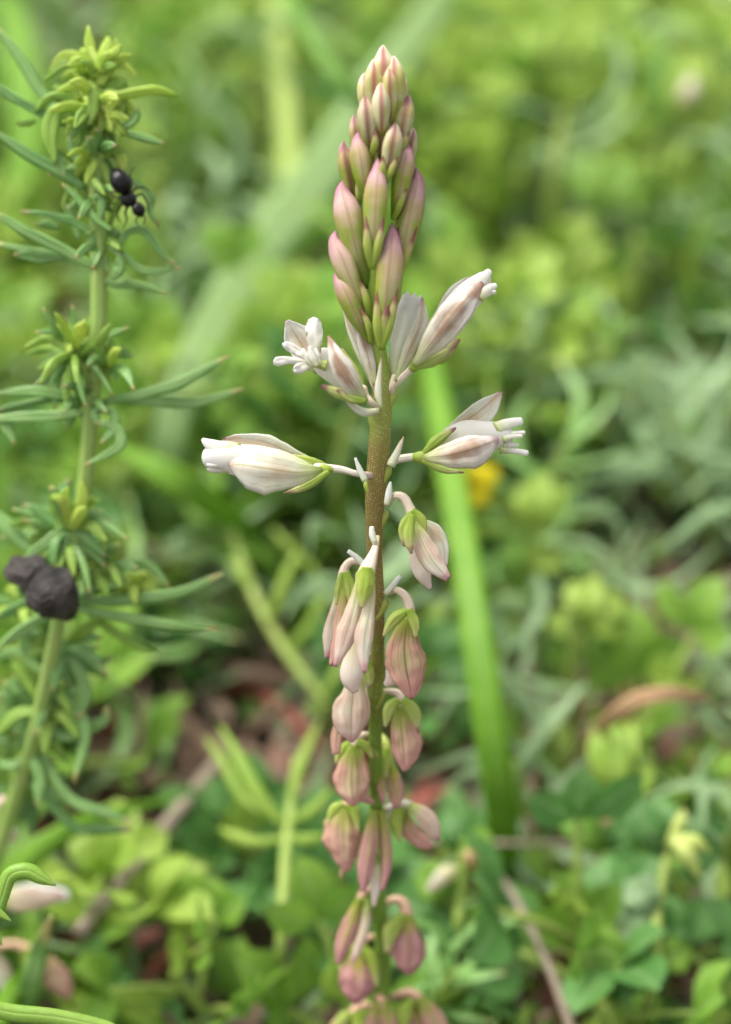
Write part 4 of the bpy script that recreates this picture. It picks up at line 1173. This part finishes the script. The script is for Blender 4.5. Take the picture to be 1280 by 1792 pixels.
LEAFLETS = {k: [leaflet_mesh(0.0054 * a, 0.0036 * b, 'leaflet', M['tref_' + k]) for a, b in ((1, 1), (0.85, 1.1), (1.1, 0.85))] for k in 'abc'}
PETIOLE = [tube_mesh('leaf', [Vector((0, 0, 0)), Vector((0, q * 0.5, 0.0006)), Vector((0, q, 0.0))], [0.0004, 0.00033, 0.0003], M['tref_stem'], nu=5) for q in (0.003, 0.005, 0.008)]


def trefoil_leaf(parent, loc, dirn, kind, s, rng_):
    pe = rng_.choice(PETIOLE)
    q = {0: 0.003, 1: 0.005, 2: 0.008}[PETIOLE.index(pe)]
    lf = inst('leaf', pe, parent, frame(loc, dirn, Vector((0.02, 0.01, 1)), s))
    for a in (-1.05, 0.0, 1.05):
        a += rng_.uniform(-0.2, 0.2)
        el = rng_.uniform(0.0, 0.7)
        dl = Vector((math.sin(a) * math.cos(el), math.cos(a) * math.cos(el), math.sin(el)))
        inst('leaflet', rng_.choice(LEAFLETS[kind]), lf, frame(Vector((0, q, 0)), dl, Vector((0.1 * a, -0.2, 1)), rng_.uniform(0.85, 1.15)))
    return lf


def trefoil_proto(kind, height, nleaf, seed, s=1.0, tip=True):
    rg = random.Random(seed)
    e = bpy.data.objects.new('trefoil_plant', None)
    e.empty_display_size = 0.005
    COL.objects.link(e)
    lean = Vector((rg.uniform(-0.25, 0.25), rg.uniform(-0.25, 0.25), 0)) * height
    sp = [Vector((0, 0, -0.003)), Vector((lean.x * 0.1, lean.y * 0.1, height * 0.35)), Vector((lean.x * 0.5, lean.y * 0.5, height * 0.7)), Vector((lean.x, lean.y, height))]
    inst('stem', tube_mesh('stem', sp, [0.0007 * s, 0.0007 * s, 0.0006 * s, 0.0004 * s], M['tref_stem']), e, Matrix.Identity(4))
    tp = [tuple(p) for p in sp]
    a = rg.uniform(0, 6.28)
    for k in range(nleaf):
        t = 0.22 + 0.78 * (k + 0.5) / nleaf
        a += 2.4 + rg.uniform(-0.4, 0.4)
        el = rg.uniform(0.15, 0.7) + 0.4 * max(0, t - 0.75) / 0.25
        dirn = Vector((math.cos(a) * math.cos(el), math.sin(a) * math.cos(el), math.sin(el)))
        trefoil_leaf(e, Vector(cr(tp, t)), dirn, kind, s * (0.75 + 0.45 * math.sin(math.pi * min(t, 0.9))), rg)
    if tip:
        for k in range(4):
            a2 = rg.uniform(0, 6.28)
            inst('leaflet', rg.choice(LEAFLETS['b']), e, frame(sp[-1], Vector((math.cos(a2) * 0.5, math.sin(a2) * 0.5, 1)), Vector((math.cos(a2), math.sin(a2), 0.2)), s * 0.75))
    return e


# ---- fine-leaved grey herb prototypes
def lin_leaf_mesh(L, w, curl, mat):
    pts = [(0, 0, 0), (0.1 * L * curl, 0.33 * L, 0.06 * L), (0.05 * L * curl, 0.68 * L, 0.03 * L), (-0.25 * L * curl, L, -0.10 * L)]
    g = sheet_geo(pts, [w * 0.5, w, w * 0.9, w * 0.15], [w * 0.5, w, w * 0.9, w * 0.15], 0.35, 9, 2, px=False, normal=(0, 0, 1))
    return mesh_only('leaf', *g, mat)


LIN = {k: [lin_leaf_mesh(L, 0.00055, c, M[m]) for L, c in ((0.009, 1.0), (0.012, -1.2), (0.008, 0.3), (0.011, 1.8))] for k, m in (('g', 'grey_leaf'), ('w', 'whorl_leaf'), ('y', 'tref_b'))}


def fine_proto(kind, height, nleaf, seed):
    rg = random.Random(seed)
    e = bpy.data.objects.new('fine_leaved_herb', None)
    e.empty_display_size = 0.005
    COL.objects.link(e)
    lean = Vector((rg.uniform(-0.35, 0.35), rg.uniform(-0.35, 0.35), 0)) * height
    sp = [Vector((0, 0, -0.003)), Vector((lean.x * 0.15, lean.y * 0.15, height * 0.35)), Vector((lean.x * 0.55, lean.y * 0.55, height * 0.7)), Vector((lean.x, lean.y, height))]
    inst('stem', tube_mesh('stem', sp, [0.0006, 0.0006, 0.0005, 0.0003], M['tref_stem']), e, Matrix.Identity(4))
    tp = [tuple(p) for p in sp]
    for k in range(nleaf):
        t = 0.15 + 0.85 * (k + 0.5) / nleaf
        a = k * 2.4 + rg.uniform(-0.5, 0.5)
        el = rg.uniform(-0.1, 0.9) + 0.5 * max(0, t - 0.8) / 0.2
        dirn = Vector((math.cos(a) * math.cos(el), math.sin(a) * math.cos(el), math.sin(el)))
        inst('leaf', rg.choice(LIN[kind]), e, frame(Vector(cr(tp, t)), dirn, Vector((0.05, 0.02, 1)), rg.uniform(0.7, 1.15)))
    return e


PROTO_T = {k: [trefoil_proto(k, h, n, 11 * i + ord(k)) for i, (h, n) in enumerate(((0.012, 5), (0.018, 8), (0.026, 10)))] for k in 'abc'}
PROTO_F = {k: [fine_proto(k, h, n, 31 * i + ord(k)) for i, (h, n) in enumerate(((0.014, 16), (0.022, 22)))] for k in 'gwy'}
used = set()


LANDMARKS = [(160, 140, 'behind the bright tip of the whorled herb'), (60, 600, 'behind the middle of the whorled herb'), (90, 1150, 'beyond the dark lump'), (480, 330, 'by the pale diagonal blade'), (640, 60, 'by the dark narrow blade'),
             (380, 880, 'by the bent-over grass blade'), (300, 1400, 'by the grey-brown slanting dry stem'), (420, 1650, 'by the dark red stalks'), (520, 1250, 'by the slender forked herbs'), (850, 1150, 'by the long upright grass blade'),
             (830, 740, 'past the blush fringed flower'), (1050, 400, 'by the pair of upright rounded leaflets'), (1190, 180, 'by the pale flower head sprig'), (940, 120, 'among the small crowded leaflets'), (1190, 1060, 'at the bare soil patch'),
             (950, 950, 'by the pointed pale sprig'), (1120, 1220, 'by the arched orange leaf'), (1170, 1560, 'by the drooping lime bud'), (920, 1640, 'by the thin slanting grey stem'), (60, 1640, 'beyond the blurred pink blossoms'), (1180, 680, 'in the grey-green tangle'),
             (660, 1700, 'around the foot of the milkwort'), (760, 400, 'past the large lower buds')]


def near(x, y):
    return min(LANDMARKS, key=lambda l: (l[0] - x) ** 2 + (l[1] - y) ** 2)[2]


def put(proto, x, y, h, rz, s, label, cat, group):
    """stand a copy so that its top shows at photo pixel (x, y) when it is h metres tall"""
    p = W(x, y, depth_at(x, y, h))
    if id(proto) in used:
        o = copy_tree(proto)
    else:
        used.add(id(proto))
        o = proto
    o.location = (p.x, p.y, 0.0)
    o.rotation_euler = (random.uniform(-0.15, 0.15), random.uniform(-0.15, 0.15), rz)
    o.scale = (s, s, s)
    return tag(o, ('large ' if s > 1.05 else 'small ' if s < 0.85 else '') + label + ' ' + near(x, y), cat, group)


TLAB = {'a': ('fresh green trefoil with three-part leaves', 'fresh green trefoils'),
        'b': ('yellow-green trefoil with three-part leaves', 'yellow-green trefoils'),
        'c': ('dark blue-green trefoil with three-part leaves', 'dark blue-green trefoils')}
FLAB = {'g': ('grey-green herb with thin curling leaves', 'grey-green fine-leaved herbs'),
        'w': ('green herb with thin needle leaves', 'green fine-leaved herbs'),
        'y': ('yellow-green herb with thin needle leaves', 'yellow-green fine-leaved herbs')}


def density(x, y, grow=1.0):
    """bare soil shows on the right and in pockets near the foot of the herbs"""
    b = 1.0
    for cx, cy, rx, ry, k in ((1190, 1070, 150, 170, 0.9), (285, 1290, 75, 75, 0.95), (330, 880, 90, 60, 0.8), (850, 1400, 90, 110, 0.85), (430, 1500, 120, 130, 0.75), (560, 1330, 120, 120, 0.7), (1240, 960, 90, 70, 0.8), (740, 1740, 90, 70, 0.8), (470, 1340, 170, 210, 0.93), (300, 1260, 120, 120, 0.93), (800, 1330, 110, 180, 0.9), (320, 1640, 190, 130, 0.55), (480, 1560, 90, 120, 0.7), (640, 1640, 120, 150, 0.5), (470, 1150, 110, 80, 0.6)):
        q = ((x - cx) / (rx * grow)) ** 2 + ((y - cy) / (ry * grow)) ** 2
        if q < 1:
            b = min(b, 1 - k)
    return b


rg = random.Random(5)
placed = []
for tries in range(5000):
    if len(placed) >= 270:
        break
    x, y = rg.uniform(-220, 1500), rg.uniform(-170, 1960)
    if rg.random() > density(x, y, 1.35) * (1.0 if y < 1050 else 0.8):
        continue
    sep = 44 + 0.036 * y
    if any((x - a) ** 2 + (y - b) ** 2 < sep * sep for a, b in placed):
        continue
    placed.append((x, y))
    top = y < 700
    right = x > 900 and 480 < y < 1400
    if right:
        kind = rg.choices(['fg', 'fw', 'ta', 'tb', 'tc'], [5, 2, 1, 1, 0.7])[0]
    elif top:
        kind = rg.choices(['fg', 'fw', 'fy', 'ta', 'tb', 'tc'], [1.2, 0.6, 1.2, 2.4, 3.4, 0.6])[0]
    else:
        kind = rg.choices(['fg', 'fw', 'fy', 'ta', 'tb', 'tc'], [0.7, 0.8, 0.6, 3, 0.8, 2.0] if y < 1050 else [0.1, 0.3, 0.1, 2.4, 0.15, 3.4])[0]
    s = rg.uniform(0.75, 1.2)
    if kind[0] == 't':
        i = rg.choice((0, 1, 2) if top else (0, 0, 1))
        pr, h = PROTO_T[kind[1]][i], (0.012, 0.018, 0.026)[i]
        lab, grp = TLAB[kind[1]]
        cat = 'trefoil'
    else:
        i = rg.choice((0, 1))
        pr, h = PROTO_F[kind[1]][i], (0.014, 0.022)[i]
        lab, grp = FLAB[kind[1]]
        cat = 'herb'
    if depth_at(x, y, h * s) < 152:
        s *= 0.6
    put(pr, x, y, h * s, rg.uniform(0, 6.28), s, lab, cat, grp)

# remove prototypes never stood up
def drop(o):
    for c in list(o.children):
        drop(c)
    bpy.data.objects.remove(o)


# ---- taller trefoil sprigs one can pick out
def sprig(label, root, stem, leaves, kind, extra=(), cat='trefoil', name='trefoil_sprig', k=0.95):
    r0 = W(*root)
    r0 = Vector((r0.x, r0.y, -0.003))
    e = empty(name, r0, label, cat)
    pts = [r0] + [W(p[0], p[1], p[2] * k) for p in stem]
    w = [10 * (p - CAM).dot(FWD) / FPX for p in pts]
    w[-1] *= 0.6
    g = loft_geo([tuple(p) for p in pts], w, flat=1.0, nu=24, ns=8, px=False)
    add_mesh('stem', *g, M['tref_stem'], e, r0)
    for (bx, by), (tx, ty), hw, d, mat in leaves:
        SEED[0] += 1
        d *= k
        sp = [(bx, by, d), (bx + (tx - bx) * 0.35, by + (ty - by) * 0.35, d - 1), (bx + (tx - bx) * 0.7, by + (ty - by) * 0.7, d - 0.6), (tx, ty, d + 0.8)]
        ww = [hw * 0.2, hw * 0.75, hw, hw * 0.25]
        g = sheet_geo(sp, ww, ww, 0.1, 12, 6, ripple=0.15, seed=SEED[0], keel=0.3)
        add_mesh('leaflet', *g, M[mat], e, r0, thick=0.0002)
    for sp, hw, mat in extra:
        sp = [(a, b, c * k) for a, b, c in sp]
        g = loft_geo(sp, hw, flat=0.8, nu=12, ns=8, rough=0.1)
        add_mesh('flower_bud', *g, M[mat], e, r0)
    return e


sprig('trefoil sprig with a pair of upright rounded leaflets on a slanting stalk', (890, 760, zd(890, 760, 0)), [(910, 640, 236), (985, 490, 226), (1050, 375, 222)],
      [((1050, 375), (1015, 270), 34, 222, 'tref_a'), ((1052, 375), (1095, 275), 36, 221, 'tref_a'), ((1050, 372), (1055, 290), 22, 224, 'tref_b'), ((985, 490), (915, 470), 26, 228, 'tref_a'), ((985, 490), (940, 560), 28, 229, 'tref_c'),
       ((930, 610), (1000, 640), 30, 232, 'tref_c'), ((920, 620), (860, 600), 26, 234, 'tref_a')], 'a')
sprig('trefoil sprig with an upright leaf and a pale flower head', (1150, 560, zd(1150, 560, 0)), [(1155, 420, 262), (1160, 300, 252), (1185, 200, 246)],
      [((1160, 240), (1148, 70), 30, 246, 'tref_a'), ((1185, 200), (1230, 90), 36, 246, 'tref_b'), ((1190, 200), (1275, 130), 34, 247, 'tref_b'), ((1190, 205), (1280, 190), 32, 246, 'tref_b'), ((1180, 210), (1200, 110), 26, 244, 'tref_b'),
       ((1160, 320), (1250, 290), 34, 250, 'tref_b'), ((1158, 340), (1090, 330), 30, 252, 'tref_a')], 'b', [([(1192, 185, 242), (1206, 160, 241), (1212, 138, 241)], [8, 15, 6], 'keel_old')])
sprig('trefoil sprig with a drooping lime green bud and rounded leaflets', (1075, 1830, zd(1075, 1830, 0)), [(1140, 1740, 158), (1150, 1600, 160), (1170, 1480, 162)],
      [((1160, 1500), (1110, 1400), 34, 162, 'tref_c'), ((1165, 1490), (1155, 1395), 30, 163, 'tref_c'), ((1150, 1600), (1100, 1540), 36, 160, 'grey_leaf'), ((1148, 1610), (1080, 1630), 34, 160, 'grey_leaf'), ((1180, 1490), (1260, 1490), 36, 163, 'tref_c'),
       ((1130, 1700), (1010, 1640), 38, 159, 'tref_a'), ((1130, 1710), (1040, 1720), 34, 159, 'tref_c'), ((1140, 1690), (1210, 1660), 32, 161, 'tref_a')],
      'c', [([(1178, 1470, 160), (1200, 1490, 159), (1222, 1530, 159)], [8, 17, 6], 'lime'), ([(1180, 1465, 160), (1216, 1472, 159), (1240, 1490, 159)], [6, 12, 4], 'lime'), ([(1170, 1480, 161), (1190, 1440, 161), (1196, 1418, 161)], [7, 12, 4], 'lime')])
sprig('trefoil sprig with an upright yellow-green leaf tuft above the lime bud', (1040, 1700, zd(1040, 1700, 0)), [(1052, 1640, 172), (1060, 1500, 176), (1075, 1400, 178)],
      [((1075, 1410), (1040, 1280), 24, 177, 'tref_b'), ((1078, 1410), (1075, 1270), 28, 176, 'tref_b'), ((1080, 1410), (1105, 1265), 22, 177, 'tref_b'), ((1080, 1410), (1140, 1340), 26, 176, 'tref_b'), ((1060, 1500), (985, 1410), 30, 176, 'tref_a'), ((1062, 1500), (1010, 1390), 26, 178, 'tref_c'),
       ((1064, 1500), (1120, 1520), 34, 175, 'tref_c'), ((1062, 1490), (1100, 1430), 26, 176, 'tref_c'), ((1052, 1640), (980, 1600), 34, 173, 'tref_a')], 'b',
      [([(1058, 1445, 174), (1062, 1436, 174), (1068, 1428, 174)], [4, 9, 4], 'dry_orange')], k=0.92)
sprig('trefoil sprig with a toothed yellow-green head above the bare soil', (1000, 1290, zd(1000, 1290, 0)), [(1002, 1240, 214), (1000, 1160, 210), (1030, 1090, 208)],
      [((1030, 1100), (1000, 1020), 24, 208, 'tref_b'), ((1034, 1100), (1040, 1010), 26, 207, 'tref_b'), ((1036, 1100), (1085, 1040), 26, 207, 'tref_b'), ((1034, 1104), (1100, 1090), 26, 207, 'tref_b'), ((1020, 1120), (1080, 1130), 26, 209, 'tref_a'),
       ((1020, 1120), (960, 1080), 24, 210, 'tref_b'), ((1010, 1140), (960, 1150), 22, 211, 'tref_a')], 'b', k=0.87)
sprig('trefoil sprig with a pointed pale head beneath the yellow petals', (925, 1180, zd(925, 1180, 0)), [(928, 1100, 222), (930, 1000, 216), (940, 930, 213)],
      [((940, 930), (950, 830), 28, 213, 'tref_b'), ((940, 930), (985, 850), 24, 213, 'tref_b'), ((938, 932), (915, 850), 24, 214, 'tref_b'), ((930, 1000), (880, 950), 26, 216, 'tref_a'), ((930, 1000), (985, 960), 28, 215, 'tref_b'), ((930, 1000), (900, 1040), 26, 217, 'tref_a'), ((930, 1010), (970, 1040), 26, 216, 'grey_leaf')], 'b', k=0.88)
sprig('trefoil sprig with withered pinkish buds next to the milkwort', (800, 1700, zd(800, 1700, 0)), [(802, 1640, 170), (806, 1560, 170), (812, 1490, 170)],
      [((806, 1560), (730, 1530), 36, 170, 'tref_a'), ((808, 1540), (850, 1450), 30, 172, 'tref_a'), ((804, 1600), (740, 1640), 34, 170, 'tref_c'), ((804, 1600), (880, 1640), 36, 170, 'tref_a'), ((810, 1500), (780, 1420), 28, 173, 'tref_c')], 'a',
      [([(806, 1520, 168), (780, 1530, 168), (752, 1556, 168)], [6, 15, 6], 'keel_old'), ([(812, 1500, 168), (822, 1500, 168), (830, 1520, 168)], [6, 12, 5], 'dry_orange')], k=0.92)
sprig('trefoil sprig with small green leaflets crowding the upper meadow', (930, 330, zd(930, 330, 0)), [(930, 280, 290), (945, 200, 278), (950, 120, 272)],
      [((950, 120), (920, 50), 30, 271, 'tref_b'), ((952, 120), (975, 45), 30, 271, 'tref_b'), ((950, 125), (1000, 100), 28, 271, 'tref_b'), ((948, 130), (890, 90), 30, 272, 'tref_a'), ((945, 200), (880, 190), 30, 277, 'tref_a')], 'b')

# yellow blossom behind the blush flower
Y0 = W(822, 960, zd(822, 960, 0))
Y0 = Vector((Y0.x, Y0.y, -0.003))
YF = empty('yellow_blossom', Y0, 'small bright yellow blossom behind the blush fringed flower', 'flower')
yp = [Y0, Y0.lerp(W(824, 866, 191), 0.6), W(824, 866, 191)]
g = loft_geo([tuple(p) for p in yp], [0.0006, 0.0006, 0.0005], flat=1.0, nu=12, ns=8, px=False)
add_mesh('stem', *g, M['tref_stem'], YF, Y0)
for (bx, by), (tx, ty), hw in (((826, 852), (868, 824), 22), ((824, 858), (852, 884), 21), ((822, 854), (800, 836), 14), ((824, 858), (814, 880), 12), ((822, 854), (836, 812), 14)):
    SEED[0] += 1
    sp = [(bx, by, 190), ((bx + tx) / 2, (by + ty) / 2, 188), (tx, ty, 189)]
    g = sheet_geo(sp, [5, hw, hw * 0.4], [5, hw, hw * 0.4], 0.3, 10, 5, ripple=0.15, seed=SEED[0])
    add_mesh('petal', *g, M['yellow'], YF, Y0, thick=0.0002)

# ---- scattered grass blades
GL = [('grass', 'fresh green arching grass blade', 'fresh green grass blades'), ('grass_pale', 'pale grey-green arching grass blade', 'pale grass blades'),
      ('grass_dark', 'thin dark green grass blade', 'dark grass blades')]
cnt = 0
for tries in range(600):
    if cnt >= 85:
        break
    x, y = rg.uniform(-200, 1480), rg.uniform(-150, 1900)
    if rg.random() > density(x, y, 1.35) * (1.0 if y < 1000 else 0.35):
        continue
    cnt += 1
    mat, lab, grp = GL[rg.choices((0, 1, 2), (3, 2.2, 1.0))[0]]
    h = rg.uniform(0.014, 0.034 if y < 900 else 0.022)
    p0 = W(x, y, depth_at(x, y, 0.0))
    a = rg.uniform(0, 6.28)
    out = Vector((math.cos(a), math.sin(a), 0)) * h * rg.uniform(0.4, 1.3)
    wd = rg.uniform(0.0007, 0.0016) * (0.7 if mat == 'grass_dark' else 1)
    spw = [(0, 0, -0.003), tuple(out * 0.15 + Vector((0, 0, h * 0.6))), tuple(out * 0.5 + Vector((0, 0, h))), tuple(out + Vector((0, 0, h * rg.uniform(0.55, 1.05))))]
    SEED[0] += 1
    g = sheet_geo(spw, [wd, wd, wd * 0.8, wd * 0.08], [wd, wd, wd * 0.8, wd * 0.08], 0.2, 14, 2, px=False, keel=0.3, normal=(0, -0.8, 0.6), seed=SEED[0])
    ob = add_mesh('grass_blade', *g, M[mat], None, thick=0.00015)
    ob.location = (p0.x, p0.y, 0)
    tag(ob, lab + ' ' + near(x, y), 'grass blade', grp)

# ---- carpet of low leaves and dry litter (uncountable)
def carpet(name, label_kind, n, mat, zr, size, seed, thr):
    rg2 = random.Random(seed)
    P, Fc, U = [], [], []
    k = 0
    while k < n:
        x, y = rg2.uniform(-330, 1610), rg2.uniform(-260, 2150)
        z = rg2.uniform(*zr)
        p = W(x, y, depth_at(x, y, z))
        if p.y < 0.075:
            k += 1
            continue
        if mnoise.noise(Vector((p.x * 30, p.y * 30, seed))) < thr or rg2.random() > density(x, y) * (1.0 if y < 800 or 'dry' in mat else 0.4) + (0.6 if 'dry' in mat else 0.04):
            k += 1
            continue
        a, el = rg2.uniform(0, 6.28), rg2.uniform(-0.2, 1.0)
        dv = Vector((math.cos(a) * math.cos(el), math.sin(a) * math.cos(el), math.sin(el)))
        L, wd = size[0] * rg2.uniform(0.5, 1.3), size[1] * rg2.uniform(0.6, 1.2)
        s = dv.cross(Vector((0, 0, 1))).normalized()
        nn = s.cross(dv)
        i0 = len(P)
        P += [p, p + dv * L * 0.45 + s * wd + nn * wd * 0.3, p + dv * L * 0.45 - s * wd + nn * wd * 0.3, p + dv * L, p + dv * L * 0.5]
        U += [(0.5, 0), (1, 0.45), (0, 0.45), (0.5, 1), (0.5, 0.5)]
        Fc += [(i0, i0 + 1, i0 + 4), (i0, i0 + 4, i0 + 2), (i0 + 1, i0 + 3, i0 + 4), (i0 + 4, i0 + 3, i0 + 2)]
        k += 1
    ob = add_mesh(name, P, Fc, U, M[mat])
    ob['kind'] = 'stuff'
    ob['label'] = label_kind
    return ob


carpet('undergrowth', 'low green leaves covering the ground', 7500, 'tref_a', (0.0, 0.008), (0.0045, 0.0012), 3, -0.25)
carpet('undergrowth', 'low dark blue-green leaves covering the ground', 4500, 'tref_c', (0.0, 0.006), (0.0045, 0.0012), 8, -0.1)
carpet('undergrowth', 'low yellow-green leaves covering the ground', 6000, 'tref_b', (0.002, 0.010), (0.0045, 0.0011), 12, 0.0)
carpet('undergrowth', 'low grey-green thin leaves covering the ground', 5500, 'grey_leaf', (0.0, 0.009), (0.008, 0.0005), 17, -0.1)
carpet('leaf_litter', 'brown dry bits scattered on the soil', 5000, 'dry_brown', (0.0, 0.006), (0.009, 0.0011), 21, -0.3)
carpet('leaf_litter', 'red-brown dry bits scattered on the soil', 1800, 'dry_red', (0.0, 0.006), (0.010, 0.0009), 29, 0.1)
carpet('leaf_litter', 'straw-coloured dry bits scattered on the soil', 1500, 'dry', (0.0, 0.005), (0.012, 0.0005), 25, -0.2)

for fam in (PROTO_T, PROTO_F):
    for lst in fam.values():
        for o in lst:
            if id(o) not in used:
                drop(o)
